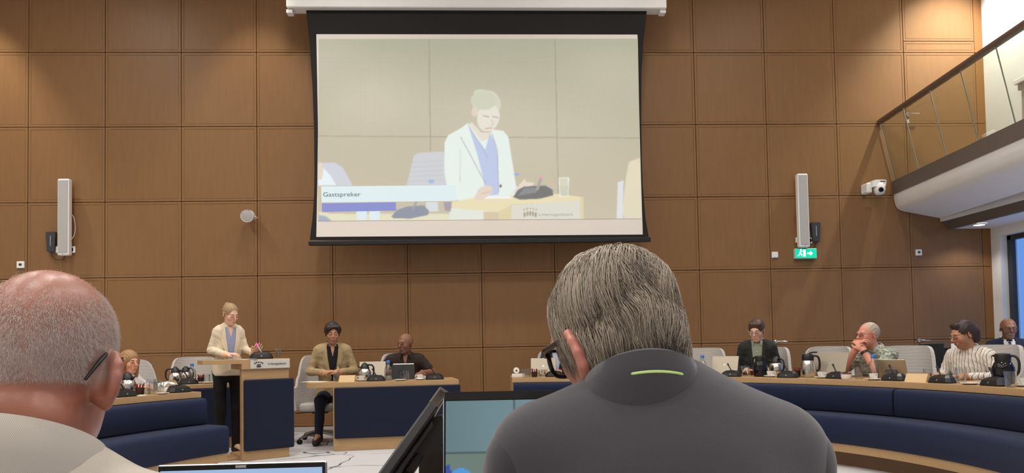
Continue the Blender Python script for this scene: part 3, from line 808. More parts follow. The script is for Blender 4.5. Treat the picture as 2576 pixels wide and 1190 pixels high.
# ------------------------------------------------------------------ ring desks
def ang(px, R): x, y = ring(px, R); return math.atan2(y - RC[1], x - RC[0])
TZ = .755
def cushion(r0, r1, z0, z1, b):
    return [(r0, z0 + b * .4), (r0 + b * .4, z0), (r1, z0), (r1, z1), (r0 + b, z1), (r0 + b * .45, z1 - b * .12), (r0 + b * .12, z1 - b * .45), (r0, z1 - b)]
def ring_desk(a0, a1, seams, labels, n):
    t = thing('curved_desk', labels[0], 'desk', (RC[0], RC[1], 0))
    def loc(mb): mb.v = [(x - RC[0], y - RC[1], z) for x, y, z in mb.v]; return mb
    loc(MB().sweep([(3.57, TZ - .052), (4.27, TZ - .052), (4.27, TZ), (3.573, TZ)], a0, a1, n, smooth=False)).build('worktop', 'oak', t)
    loc(MB().sweep([(3.6, 0), (3.66, 0), (3.66, TZ - .052), (3.6, TZ - .052)], a0, a1, n, smooth=False)).build('front_panel', 'oak', t)
    e = .06 / 3.9
    for aa in (a0, a1):
        s_ = 1 if aa == a0 else -1
        sgn = (a1 - a0) / abs(a1 - a0) * s_
        loc(MB().sweep([(3.6, 0), (4.2, 0), (4.2, TZ - .052), (3.6, TZ - .052)], aa, aa + sgn * e, 1, smooth=False)).build('end_panel', 'oak', t)
    bt = thing('curved_bench', labels[1], 'bench', (RC[0], RC[1], 0))
    loc(MB().sweep(cushion(3.17, 3.59, .21, .455, .05), a0, a1, n)).build('seat_cushion', 'navy', bt)
    ss = [a0] + seams + [a1]
    for u, v in zip(ss, ss[1:]):
        d_ = .003 * (1 if v > u else -1)
        loc(MB().sweep(cushion(3.47, 3.6, .455, TZ - .058, .05), u + d_, v - d_, max(3, int(n * abs(v - u) / abs(a1 - a0))))).build('back_cushion', 'navy', bt)
    loc(MB().sweep([(3.20, .137), (3.55, .137), (3.55, .21), (3.20, .21)], a0, a1, n, smooth=False)).build('base_board', 'oak', bt)
    loc(MB().sweep([(3.33, 0), (3.55, 0), (3.55, .137), (3.33, .137)], a0, a1, n, smooth=False)).build('plinth', mat('plinth_wood_shaded', S(120, 90, 62), .5, var=.1), bt)  # shadow of the recess under the board put into the darker wood colour
    return t
aR0 = ang(1287, 3.57); aR1 = math.radians(-42)
ring_desk(aR0, aR1, [ang(1856, 3.5), ang(2247, 3.5), ang(2700, 3.5)], ('long curved pale oak council desk on the right side', 'curved navy upholstered bench along the front of the right desk'), 60)
aL0 = ang(506, 3.57); aL1 = math.radians(212)
ring_desk(aL0, aL1, [aL0 + .55], ('curved pale oak desk end behind the bald man on the left', 'navy upholstered bench below the left desk beside the lectern'), 36)
# second desk on the left, further back
t = thing('straight_desk', 'pale oak desk with navy front behind the standing speaker', 'desk', (-3.35, 8.52, 0), 29)
MB().box((-1.3, -.02, TZ - .05), (.92, .72, TZ), .004).build('worktop', 'oak', t)
MB().box((-1.28, -.03, .13), (.90, .03, TZ - .052), .012).build('front_panel', 'navy_flat', t)
MB().box((-1.25, .03, 0), (.88, .08, TZ - .05), .003).build('back_panel', 'oak', t)
MB().box((.84, .08, 0), (.88, .66, TZ - .05), .003).build('side_panel', 'oak', t)
# ------------------------------------------------------------------ speaker's lectern
lec = thing('lectern', 'oak lectern with navy front panel and white name plaque', 'lectern', (-2.235, 7.83, 0), 33)
MB().box((-.25, -.02, 0), (.24, .05, .935), .003).build('front_board', 'oak', lec)
MB().box((-.235, -.055, .10), (.285, -.02, .83), .012).build('navy_panel', 'navy_flat', lec)
MB().box((-.255, -.045, .935), (.245, .37, 1.04), .003).build('head_box', 'oak', lec)
MB().prism([(-.62, .02), (-.25, -.045), (-.25, .36), (-.60, .33)], 'z', .995, 1.038).build('side_wing', 'oak', lec)
MB().box((-.25, .05, 0), (.24, .42, .05), .003).box((-.50, .1, 0), (-.25, .35, .03), .003).build('foot_plate', 'oak', lec)
MB().box((-.17, -.052, .942), (.238, -.044, 1.034), .002).build('plaque', mat('plaque_white', S(206, 200, 190), .5, var=.02), lec)
pq = link('lettering', text_mesh("'s-Hertogenbosch", .034), 'dark_grey', lec, (.005, -.0535, .978), (math.radians(90), 0, 0)); pq.scale = (.80, 1, 1)
em = MB()
for k in range(5):
    a = math.radians(-52 + 26 * k); c0 = (-.085 + .05 * math.sin(a), .985 + .028 * math.cos(a) - .005)
    em.prism([(c0[0] + .007 * math.cos(u), c0[1] + .008 * math.sin(u)) for u in np.linspace(0, 5.6, 8)], 'y', -.0545, -.0515)
em.prism([(-.085 + .026 * math.cos(u), .962 + .007 * math.sin(u)) for u in np.linspace(0, 6.0, 14)], 'y', -.0545, -.0515)
em.prism([(-.107, .974), (-.063, .974), (-.067, .986), (-.103, .986)], 'y', -.0545, -.0515)
em.build('emblem', 'black', lec)
# ------------------------------------------------------------------ guest table
gt = thing('guest_table', 'pale oak guest table with navy front panel', 'table', (-.93, 8.36, 0), 8)
MB().prism([(-.985, .04), (-.70, -.01), (.70, -.01), (.70, .70), (-.42, .70), (-.52, .56), (-.985, .56)], 'z', TZ - .052, TZ).build('worktop', 'oak', gt)
MB().box((-.685, -.045, .14), (.715, -.012, TZ - .055), .01).build('navy_panel', 'navy_flat', gt)
MB().box((-.70, -.01, 0), (.70, .05, TZ - .052), .003).build('front_board', 'oak', gt)
MB().box((-.70, .05, 0), (-.66, .6, TZ - .052), .003).build('side_panel', 'oak', gt)
MB().box((.66, .05, 0), (.70, .6, TZ - .052), .003).build('side_panel', 'oak', gt)

# ------------------------------------------------------------------ chairs
def make_chair():
    t = thing('conference_chair', 'x', 'chair')
    nu, nv = 41, 26; P = np.zeros((nu, nv, 3))
    for i in range(nu):
        u = -1 + 2 * i / (nu - 1); a = math.radians(78) * u
        au = abs(u)
        top = 1.06 - .40 * (1 / (1 + math.exp(-(au - .66) * 26))) - .05 * max(0, (au - .30) / .3) ** 2.5 * (au < .66)
        for j in range(nv):
            v = j / (nv - 1); z = .40 + v * (top - .40)
            hw = .275 + .06 * min(1, (z - .40) / .35)
            back = -.20 - .13 * (z - .40)
            P[i, j] = (hw * math.sin(a), back + .46 * (1 - math.cos(a)), z)
    MB().grid(P[::-1], .035).build('shell', 'chair', t)
    sg = []
    for k in range(24):
        a = 2 * math.pi * k / 24; sg.append((.245 * math.copysign(abs(math.cos(a)) ** .6, math.cos(a)), .02 + .235 * math.copysign(abs(math.sin(a)) ** .6, math.sin(a))))
    mb = MB(); n = len(sg); vs = []
    for sc_, z in ((.9, .38), (1, .40), (1, .45), (.95, .47), (.6, .478)):
        vs += [(x * sc_, y * sc_, z) for x, y in sg]
    fs = [(j * n + i, j * n + (i + 1) % n, (j + 1) * n + (i + 1) % n, (j + 1) * n + i) for j in range(4) for i in range(n)] + [tuple(range(n - 1, -1, -1)), tuple(4 * n + i for i in range(n))]
    mb.add(vs, fs, True).build('seat', 'chair', t)
    MB().box((-.1, -.1, .35), (.1, .1, .385), .01).build('seat_plate', 'black', t)
    MB().lathe([(.03, .1), (.03, .22), (.022, .22), (.022, .36)], 14).build('column', 'chrome', t)
    MB().tube([(.08, .0, .36), (.3, .02, .355)], .006, 6).build('height_lever', 'black', t)
    for k in range(4):
        a = math.radians(45 + 90 * k); c, s = math.cos(a), math.sin(a)
        lg = MB().tube([(.02 * c, .02 * s, .12), (.16 * c, .16 * s, .105), (.31 * c, .31 * s, .075)], [.024, .019, .013], 8).build('leg', 'alu', t)
        cs = MB()
        for sd in (-1, 1):
            cc = MB().lathe([(.027, -.009), (.03, 0), (.027, .009)], 14)
            cs.add([(.32 * c - s * (sd * .014 + z) + x * c, .32 * s + c * (sd * .014 + z) + x * s, .03 + y) for x, y, z in cc.v], cc.f, True)
        cs.tube([(.32 * c, .32 * s, .03), (.32 * c, .32 * s, .075)], .008, 6)
        cs.build('caster', 'rubber', lg)
    return t
chair0 = make_chair(); index_kids(); CH_USED = [False]
def chair(x, y, rz, label):
    c = chair0 if not CH_USED[0] else copy_tree(chair0)
    CH_USED[0] = True
    c.location = (float(x), float(y), 0); c.rotation_euler = (0, 0, math.radians(rz)); c['label'] = label; c['group'] = 'grey conference chairs'
    return c
def face(x, y, px=None, py=None):
    """rotation that turns local +Y towards the ring centre"""
    dx, dy = RC[0] - x, RC[1] - y
    return math.degrees(math.atan2(-dx, dy))
# ------------------------------------------------------------------ foreground desk, monitors, laptop
fd = thing('public_desk', 'pale oak desk carrying the near monitors and open laptop', 'desk', (.2, 1.62, 0))
MB().box((-1.6, -.36, .70), (2.0, .40, .735), .004).build('worktop', 'oak', fd)
for x in (-1.5, 1.9): MB().box((x - .03, -.3, 0), (x + .03, .34, .70), .003).build('leg_panel', 'oak', fd)

# ------------------------------------------------------------------ table-top things
def T(name, cat): return thing(name, 'tabletop thing waiting for its label', cat)
def hexloop(w_, d_, c):
    return [(-w_, -d_ + c), (-w_ + c, -d_), (w_ - c, -d_), (w_, -d_ + c), (w_ * .9, d_ - c), (w_ * .6, d_), (-w_ * .6, d_), (-w_ * .9, d_ - c)]
def mk_mic(tip='black'):
    t = T('microphone_unit', 'microphone')
    mb = MB(); n = 8; vs = []
    for sc_, z, oy in ((.98, 0, 0), (1, .012, 0), (.86, .045, .0), (.60, .066, .02)):
        vs += [(x * sc_, y * sc_ + oy, z) for x, y in hexloop(.108, .07, .03)]
    fs = [(j * n + i, j * n + (i + 1) % n, (j + 1) * n + (i + 1) % n, (j + 1) * n + i) for j in range(3) for i in range(n)] + [tuple(range(n - 1, -1, -1)), tuple(3 * n + i for i in range(n))]
    mb.add(vs, fs).build('base', 'black', t)
    MB().prism([(-.028, -.012), (.028, -.012), (.02, .018), (-.02, .018)], 'z', .058, .071).build('key_pad', 'dark_grey', t)
    nk = MB().tube([(0, -.02, .05), (-.004, -.018, .075), (-.03, -.01, .12)], [.008, .006, .006], 8).build('neck', 'alu' if tip == 'pink' else 'black', t)
    MB().tube([(-.03, -.01, .12), (-.042, -.006, .142)], [.0085, .009], 8).build('capsule', tip, nk)
    bt = MB().lathe([(.007, 0), (.007, .004)], 10); bt.v = [(x, -.066, .028 + y) if z < .002 else (x, -.070, .028 + y) for x, y, z in bt.v]; bt.build('button', 'alu', t)
    return t
def mk_mic_pink(): return mk_mic('pink')
def mk_steel_jug():
    t = T('thermos_jug', 'thermos')
    MB().lathe([(.055, 0), (.068, .01), (.074, .05), (.072, .09), (.060, .125), (.050, .135)], 24).build('body', 'steel', t)
    MB().lathe([(.053, .132), (.050, .15), (.030, .185), (.012, .2), (.0, .202)], 20, cap1=False).build('lid', 'black', t)
    MB().prism([(-.018, .14), (-.085, .165), (-.06, .142)], 'y', -.012, .012).build('spout', 'black', t)
    MB().tube(curve([(.03, 0, .175), (.085, 0, .17), (.105, 0, .13), (.10, 0, .07), (.072, 0, .045)]), .0095, 8).build('handle', 'black', t)
    return t
def mk_black_jug():
    t = T('thermos_jug', 'thermos')
    MB().lathe([(.060, 0), (.072, .008), (.076, .06), (.074, .12), (.058, .155), (.050, .165)], 24).build('body', 'black_gloss', t)
    MB().lathe([(.052, .163), (.054, .21), (.048, .222), (.0, .226)], 20, cap1=False).build('lid', 'black', t)
    MB().prism([(-.04, .19), (-.075, .208), (-.045, .216)], 'y', -.014, .014).build('spout', 'black', t)
    MB().tube(curve([(.045, 0, .21), (.085, 0, .20), (.105, 0, .16), (.10, 0, .09), (.073, 0, .06)]), .0095, 8).build('handle', 'black', t)
    return t
def mk_tall_jug():
    t = T('thermos_jug', 'thermos')
    MB().lathe([(.066, 0), (.074, .008), (.075, .09), (.068, .135), (.055, .165)], 24).build('body', 'steel', t)
    MB().lathe([(.056, .163), (.056, .205), (.045, .225), (.0, .23)], 20, cap1=False).build('lid', 'black', t)
    MB().tube(curve([(.045, 0, .21), (.09, 0, .20), (.105, 0, .15), (.10, 0, .08), (.075, 0, .06)]), .010, 8).build('handle', 'black', t)
    return t
def mk_bottle():
    t = T('water_bottle', 'bottle')
    b = MB().lathe([(.001, .004), (.040, .004), (.043, .01), (.043, .125), (.034, .155), (.017, .172), (.015, .205), (.017, .208)][::1], 20, cap0=False, cap1=False)
    b.lathe([(.041, .0), (.045, .012), (.045, .126), (.036, .158), (.019, .174), (.017, .206)], 20, cap0=True, cap1=False)
    b.build('glass_body', 'glass', t)
    MB().lathe([(.002, .006), (.0425, .008), (.0425, .105), (.002, .106)], 20).build('water', 'water', t)
    MB().lathe([(.02, .2), (.021, .205), (.021, .228), (.018, .232), (.0, .233)], 16, cap1=False).build('cap', 'cap_blue', t)
    return t
def cupglass(t, h, r0, r1, name='glass_body', thick=.0028):
    MB().lathe([(.001, 0), (r0, 0), (r0 + .001, .003), (r1, h), (r1 - thick, h), (r0 - thick, .007), (.001, .007)], 22, cap0=False, cap1=False).build(name, 'glass', t)
def mk_tumbler():
    t = T('drinking_glass', 'glass'); cupglass(t, .10, .028, .036); return t
def mk_water_glass():
    t = T('drinking_glass', 'glass'); cupglass(t, .112, .030, .034)
    MB().lathe([(.001, .008), (.0272, .008), (.0295, .066), (.001, .066)], 20).build('water', 'water', t); return t
def mk_tea_glass():
    t = T('drinking_glass', 'glass'); cupglass(t, .095, .028, .034)
    MB().lathe([(.001, .008), (.0252, .008), (.029, .058), (.001, .058)], 20).build('tea', 'tea', t); return t
def mk_glass_mug():
    t = T('glass_mug', 'glass'); cupglass(t, .115, .030, .037, thick=.003)
    MB().tube(curve([(.034, 0, .095), (.058, 0, .092), (.066, 0, .065), (.056, 0, .036), (.032, 0, .030)]), .0042, 8).build('handle', 'glass', t); return t
def mk_cup():
    t = T('coffee_cup', 'cup')
    MB().lathe([(.001, .003), (.022, .0), (.024, .003), (.033, .018), (.039, .055), (.0365, .055), (.031, .02), (.02, .008), (.001, .008)], 22, cap0=False, cap1=False).build('bowl', 'porcelain', t)
    MB().tube(curve([(.037, 0, .045), (.055, 0, .044), (.058, 0, .03), (.048, 0, .018), (.033, 0, .018)]), .0038, 8).build('handle', 'porcelain', t)
    MB().lathe([(.001, .036), (.034, .036), (.034, .038), (.001, .038)], 18).build('coffee', 'brown_cup', t); return t
def mk_saucer():
    t = T('saucer', 'saucer')
    MB().lathe([(.001, 0), (.035, 0), (.045, .004), (.072, .014), (.071, .016), (.04, .008), (.001, .006)], 26, cap0=False, cap1=False).build('plate', 'porcelain', t)
    MB().tube([(-.02, -.045, .017), (.03, -.052, .0165), (.045, -.053, .018)], [.005, .002, .002], 6).build('spoon', 'chrome', t); return t
def mk_stick_cup(m='brown_cup', stick='red_stick'):
    t = T('sugar_stick_cup', 'cup')
    MB().lathe([(.001, 0), (.030, 0), (.040, .062), (.037, .062), (.028, .006), (.001, .006)], 18, cap0=False, cap1=False).build('pot', m, t)
    rnd = random.Random(3)
    for k in range(8):
        a = k * .8; dx, dy = .018 * math.cos(a), .018 * math.sin(a); l_ = .085 + rnd.random() * .02
        MB().tube([(dx * .6, dy * .6, .012), (dx * 1.9, dy * 1.9, l_)], .0055, 6).build('sugar_stick', stick, t)
    return t
def mk_bowl_sticks():
    t = T('sugar_bowl', 'bowl')
    MB().lathe([(.001, 0), (.036, 0), (.046, .012), (.047, .05), (.044, .05), (.042, .014), (.001, .008)], 20, cap0=False, cap1=False).build('bowl', 'porcelain', t)
    for k in range(7): MB().tube([(-.033, -.026 + .009 * k, .053), (.036, -.03 + .009 * k, .056)], .0055, 6).build('sugar_stick', 'red_stick', t)
    return t
def mk_snack_glass():
    t = T('snack_glass', 'glass'); cupglass(t, .085, .033, .035)
    for k in range(10):
        rnd = random.Random(k); a = rnd.random() * 6.3; r = rnd.random() * .014
        MB().box((r * math.cos(a) - .012, r * math.sin(a) - .008, .009 + .0068 * k), (r * math.cos(a) + .012, r * math.sin(a) + .008, .0155 + .0068 * k), .003).build('biscuit', 'snack', t)
    return t
def mk_candle():
    t = T('tealight', 'candle'); cupglass(t, .045, .022, .026)
    MB().lathe([(.001, .008), (.019, .008), (.019, .022), (.001, .022)], 14).build('wax', 'cream_card', t); return t
def mk_napkins():
    t = T('napkin_stack', 'napkins')
    for k in range(5): MB().box((-.08 + .003 * k, -.08, .007 * k), (.08 + .002 * k, .08, .007 * k + .006), .002, Matrix.Rotation(.06 * k, 3, 'Z')).build('napkin', 'paper', t)
    P = np.array([[(-.07 + .014 * i, -.04 + .03 * j, .04 + .028 * math.sin(i * .5 + j) ** 2 + .02 * math.sin(i * .31)) for j in range(5)] for i in range(11)])
    MB().grid(P, .002).build('crumpled_napkin', 'paper', t); return t
def mk_napkin_roll():
    t = T('napkin_box', 'napkins')
    MB().box((-.075, -.05, 0), (.075, .05, .042), .004).build('box', 'porcelain', t)
    rl = MB().lathe([(.012, -.05), (.034, -.05), (.036, -.045), (.036, .045), (.034, .05), (.012, .05)], 18, cap0=False, cap1=False); rl.v = [(x - .02, z, y + .079) for x, y, z in rl.v]
    rl.build('folded_napkin', 'paper', t); return t
def mk_pad():
    t = T('notepad', 'notepad')
    MB().box((-.075, -.105, 0), (.075, .105, .006), .001).build('cover', 'paper', t)
    MB().tube([(-.05, -.06, .0095), (.045, .05, .0095)], .0035, 6).build('pen', 'alu', t); return t
def mk_laptop(w_=.31, d_=.215, tilt=18, m='laptop_lid'):
    t = T('laptop', 'laptop')
    MB().box((-w_ / 2, -d_ / 2, 0), (w_ / 2, d_ / 2, .014), .004).build('keyboard_base', m, t)
    a = math.radians(tilt); R = Matrix.Rotation(a, 3, 'X')
    # lid stands at the far (camera-facing) edge; its back faces local -Y ... user sits at local -Y of the lid
    lid = MB().box((-w_ / 2, -.004, 0), (w_ / 2, .004, d_), .0035)
    lid.v = [tuple(R @ Vector(v) + Vector((0, d_ / 2 - .002, .012))) for v in lid.v]; l_ = lid.build('lid', m, t)
    sc_ = MB().box((-w_ / 2 + .008, -.0055, .012), (w_ / 2 - .008, -.0035, d_ - .01))
    sc_.v = [tuple(R @ Vector(v) + Vector((0, d_ / 2 - .002, .012))) for v in sc_.v]; sc_.build('display', mat('display_lit', S(120, 130, 140), .3, var=.1, emit=S(190, 200, 215), es=.5), l_)
    lg = MB().lathe([(.014, 0), (.014, .001)], 14); lg.v = [tuple(R @ Vector((x, .0045 + z, d_ * .52 + y)) + Vector((0, d_ / 2 - .002, .012))) for x, y, z in lg.v]; lg.build('emblem', 'alu', l_)
    return t
def mk_laptop_big(): return mk_laptop(.37, .255, 20)
def mk_tablet():
    t = T('tablet', 'tablet')
    R = Matrix.Rotation(math.radians(-14), 3, 'X'); mb = MB().box((-.135, -.006, 0), (.135, .006, .19), .004, R); mb.build('case', 'black', t)
    MB().box((-.12, -.008, .178), (.125, .004, .192), .003, R).build('spine', 'porcelain', t)
    MB().prism([(-.004, 0), (.11, 0), (.10, .01), (.02, .12)], 'x', -.06, .06).build('fold_stand', 'black', t); return t
def mk_tablet_gold():
    t = T('tablet', 'tablet')
    R = Matrix.Rotation(math.radians(24), 3, 'X')
    MB().box((-.14, -.005, 0), (.14, .005, .205), .004, R).build('back', 'laptop_lid', t)
    MB().prism([(0.0, 0), (-.11, 0), (-.10, .006), (-.045, .09)], 'x', -.05, .05).build('kickstand', 'dark_grey', t); return t
def mk_wedge():
    t = T('card_box', 'box')
    MB().prism([(-.06, 0), (.06, 0), (.02, .075), (-.01, .075)], 'x', -.09, .09).build('sloped_box', 'cream_card', t)
    MB().box((-.088, -.012, .0755), (.088, .022, .077)).build('lid_edge', 'wood_edge', t); return t
def mk_paper():
    t = T('paper_sheet', 'paper')
    MB().box((-.105, -.148, 0), (.105, .148, .002)).build('sheet', 'paper', t); return t
BUILD = dict(mic=mk_mic, micp=mk_mic_pink, jug=mk_steel_jug, bjug=mk_black_jug, tjug=mk_tall_jug, bottle=mk_bottle, tumbler=mk_tumbler, water=mk_water_glass, tea=mk_tea_glass, mug=mk_glass_mug,
             cup=mk_cup, saucer=mk_saucer, sticks=mk_stick_cup, bowl=mk_bowl_sticks, snack=mk_snack_glass, candle=mk_candle, napkins=mk_napkins, roll=mk_napkin_roll, pad=mk_pad, laptop=mk_laptop, biglap=mk_laptop_big,
             tablet=mk_tablet, gtab=mk_tablet_gold, wedge=mk_wedge, paper=mk_paper)
GRP = dict(mic='conference microphone units', jug='steel thermos jugs', bjug='black thermos jugs', bottle='water bottles with blue caps', tumbler='empty drinking glasses', mug='glass mugs', cup='white coffee cups', saucer='white saucers', laptop='laptops on the desks', sticks='cups of sugar sticks', tea='glasses of tea', water='glasses of water')
PROTO = {}
def put(kind, x, y, z, rz, label, scale=1):
    if kind not in PROTO:
        o = BUILD[kind](); index_kids(); PROTO[kind] = o
    else: o = copy_tree(PROTO[kind])
    o.location = (float(x), float(y), float(z)); o.rotation_euler = (0, 0, math.radians(rz)); o.scale = (scale,) * 3
    o['label'] = label
    if kind in GRP: o['group'] = GRP[kind]
    return o
def onring(kind, px, R, label, rz=0, scale=1, dz=0):
    """rz = 0 turns the thing's -Y side to the ring centre"""
    x, y = ring(px, R); a = math.degrees(math.atan2(y - RC[1], x - RC[0])) - 90
    return put(kind, x, y, TZ + dz, a + rz, label, scale)
def onrow(kind, px, Y, label, rz=0, scale=1, z=TZ):
    d = ray(px, 870); return put(kind, d[0] / d[1] * Y, Y, z, rz, label, scale)
# left curved desk
onring('jug', 283, 3.95, 'steel thermos jug with black lid half hidden by the bald man\'s ear', 200)
onring('jug', 321, 3.95, 'steel thermos jug with black lid behind the leftmost microphone unit', 100)
onring('mic', 309, 3.70, 'leftmost black microphone unit, beside the bald man\'s ear', -10)
onring('sticks', 352, 3.80, 'black cup of red sugar sticks beside the leftmost thermos jugs')
onring('candle', 369, 3.74, 'small tealight glass right of the leftmost sugar stick cup')
onring('mug', 380, 3.86, 'tall glass mug on the left desk, furthest from its end', 190, 1.15)
onring('tumbler', 396, 4.05, 'empty glass behind the tall glass mug on the left desk', 0, 1.1)
onring('mug', 385, 3.71, 'glass mug at the front edge of the left desk', 20)
onring('tumbler', 403, 3.92, 'empty glass just left of the second microphone unit on the left desk')
onring('napkins', 423, 4.12, 'white napkin stack with a crumpled napkin on the left desk')
onring('pad', 341, 3.72, 'white notepad at the front edge by the leftmost microphone unit', 30, .7)
onring('saucer', 409, 3.64, 'white saucer left of the microphone unit at the end of the left desk', 0, .8)
onring('mic', 449, 3.70, 'black microphone unit at the end of the left curved desk', -6)
# left rear desk (straight, turned 29 degrees)
def rear(kind, px, dpt, label, rz=0, scale=1):
    c, s = math.cos(math.radians(29)), math.sin(math.radians(29)); d = ray(px, 870)
    ox, oy = -3.35 - s * dpt, 8.52 + c * dpt; k = d[0] / d[1]
    u = (k * oy - ox) / (c - k * s); return put(kind, ox + c * u, oy + s * u, TZ, 29 + rz, label, scale)
rear('jug', 441, .30, 'left of two steel thermos jugs on the rear left desk', 160)
rear('jug', 467, .47, 'right of two steel thermos jugs on the rear left desk', 30)
rear('bottle', 483, .33, 'water bottle with blue cap beside thermos jugs on the rear left desk')
rear('mic', 473, .10, 'black microphone unit in front of thermos jugs on the rear left desk')
rear('sticks', 505, .36, 'black cup of red sugar sticks behind the standing speaker')
rear('tumbler', 520, .30, 'left of two empty glasses beside the standing speaker')
rear('tumbler', 533, .28, 'right of two empty glasses beside the standing speaker')
rear('saucer', 499, .22, 'white saucer in front of the water bottle on the rear left desk')
rear('saucer', 525, .12, 'white saucer at the front edge beside the standing speaker')
# lectern
lz = 1.04
onrow('micp', 657, 7.93, 'black microphone unit with glowing pink tip on the lectern', 18, 1.12, lz)
onrow('water', 700, 8.03, 'glass of water on the lectern', 0, 1, lz)
onrow('paper', 624, 7.80, 'white speech paper lying on the lectern', 20, .8, lz)
# guest table
onrow('paper', 792, 8.62, 'white papers lying at the left end of the guest table', 70, .9)
onrow('water', 845, 8.56, 'glass of water in front of the man in the beige blazer')
onrow('wedge', 874, 8.48, 'cream sloped box between water glass and coffee cup on the guest table', -6)
onrow('jug', 917, 8.72, 'steel thermos jug on the guest table', -10, 1.04)
onrow('saucer', 909, 8.55, 'white saucer left of the first microphone unit on the guest table')
onrow('cup', 909, 8.55, 'white cup in front of the guest table thermos jug', 200, 1, TZ + .008)
onrow('laptop', 937, 8.94, 'silver laptop behind the thermos jug on the guest table', 188)
onrow('mic', 945, 8.50, 'black microphone unit in the middle of the guest table', 8)
onrow('bottle', 976, 8.58, 'water bottle with blue cap on the guest table')
onrow('tablet', 1014, 8.78, 'black tablet case standing before the bald man in the brown polo', 6)
onrow('mug', 1021, 8.57, 'glass mug in front of the black tablet', 190)
onrow('saucer', 1006, 8.46, 'white saucer in front of the glass mug on the guest table')
onrow('cup', 1056, 8.58, 'white cup near the right end of the guest table', 170, 1, TZ + .008)
onrow('saucer', 1056, 8.58, 'white saucer under the cup by the right end of the guest table')
onrow('mic', 1092, 8.62, 'black microphone unit at the right end of the guest table', 6)
# right desk, end near the screen
onring('roll', 1302, 3.80, 'white napkin box with folded napkin at the end of the right desk')
onring('tumbler', 1319, 3.68, 'left of two empty glasses beside the napkin box')
onring('tumbler', 1333, 3.84, 'right of two empty glasses beside the napkin box')
onring('sticks', 1343, 3.72, 'dark cup of sugar sticks in front of the half hidden man')
onring('snack', 1355, 3.78, 'left of two glasses of biscuits in front of the half hidden man')
onring('snack', 1369, 3.88, 'right of two glasses of biscuits in front of the half hidden man')
onring('laptop', 1366, 4.14, 'silver laptop in front of the half hidden man in the dark suit', 180)
onring('mic', 1394, 3.74, 'black microphone unit in front of the half hidden man in the dark suit', -8)
# right desk, middle
onring('candle', 1750, 3.81, 'small tealight glass left of a water bottle in front of the empty chair')
onring('bottle', 1766, 3.88, 'water bottle with blue cap in front of the empty grey chair')
onring('cup', 1790, 3.78, 'white cup beside the water bottle in front of the empty grey chair', -20, 1, .008)
onring('saucer', 1790, 3.78, 'white saucer under the cup in front of the empty grey chair')
onring('laptop', 1828, 4.05, 'pale gold laptop of the young man with glasses', 176)
onring('mic', 1839, 3.72, 'black microphone unit in front of the pale gold laptop', 4)
onring('tumbler', 1873, 3.84, 'empty cut glass right of the pale gold laptop', 0, 1.15)
onring('tea', 1890, 3.95, 'glass of red tea beside the black thermos jug')
onring('bjug', 1911, 3.82, 'black thermos jug in front of the young man with glasses', 160)
onring('cup', 1936, 3.76, 'white cup right of the black thermos jug before the young man', -10, 1, .008)
onring('saucer', 1936, 3.76, 'white saucer under the cup right of the black thermos jug')
onring('jug', 1950, 4.02, 'round steel thermos jug in front of the young man with glasses', -20, 1.05)
onring('mic', 1981, 3.70, 'black microphone unit right of the round steel thermos jug', 6)
onring('sticks', 2003, 3.90, 'black cup of sugar sticks between two steel thermos jugs')
onring('tjug', 2031, 3.88, 'tall steel thermos jug with black top', 30, 1.05)
onring('tumbler', 2031, 3.68, 'empty glass in front of the tall steel thermos jug', 0, 1.15)
onring('cup', 2064, 3.74, 'white cup between tall steel thermos jug and large laptop', -10, 1, .008)
onring('saucer', 2064, 3.74, 'white saucer beside the tall steel thermos jug')
onring('biglap', 2100, 4.08, 'large silver laptop left of the man in the leaf print shirt', 172)
onring('mic', 2104, 3.74, 'black microphone unit in front of the large silver laptop', -2)
onring('bowl', 2126, 3.66, 'white bowl of red sugar sticks')
# right desk, near end
onring('tumbler', 2158, 3.72, 'empty glass beside the bowl of red sugar sticks', 0, 1.15)
onring('bottle', 2195, 3.84, 'water bottle with blue cap in front of the man in the leaf print shirt')
onring('cup', 2195, 3.68, 'white cup in front of the leaf print man\'s water bottle', 150, 1, .008)
onring('saucer', 2195, 3.68, 'white saucer in front of the leaf print man\'s water bottle')
onring('gtab', 2244, 4.0, 'gold tablet leaning on its stand before the man in the leaf print shirt', 12)
onring('mic', 2247, 3.72, 'black microphone unit in front of the gold tablet', 2)
onring('wedge', 2306, 3.72, 'cream sloped box on the right desk between two microphone units', 14)
onring('tea', 2331, 3.95, 'glass of tea beside the cream sloped box on the right desk', 0, 1.1)
onring('mic', 2367, 3.70, 'black microphone unit in front of the man in the striped shirt', 4)
onring('mug', 2414, 3.80, 'glass mug in front of the man in the striped shirt', 170, 1.15)
onring('saucer', 2436, 3.68, 'white saucer in front of the man in the striped shirt')
onring('pad', 2462, 3.85, 'white notepad under the striped shirt man\'s arms', 20)
onring('mic', 2500, 3.70, 'rightmost black microphone unit on the right desk', 2)
onring('bjug', 2521, 3.95, 'black thermos jug at the right edge beside the striped shirt man', 20, 1.1)
onring('tumbler', 2538, 3.66, 'empty glass in front of the rightmost black thermos jug', 0, 1.2)
onring('cup', 2573, 3.80, 'white cup at the right edge of the picture', 180, 1, .008)
onring('saucer', 2573, 3.80, 'white saucer at the right edge of the picture')

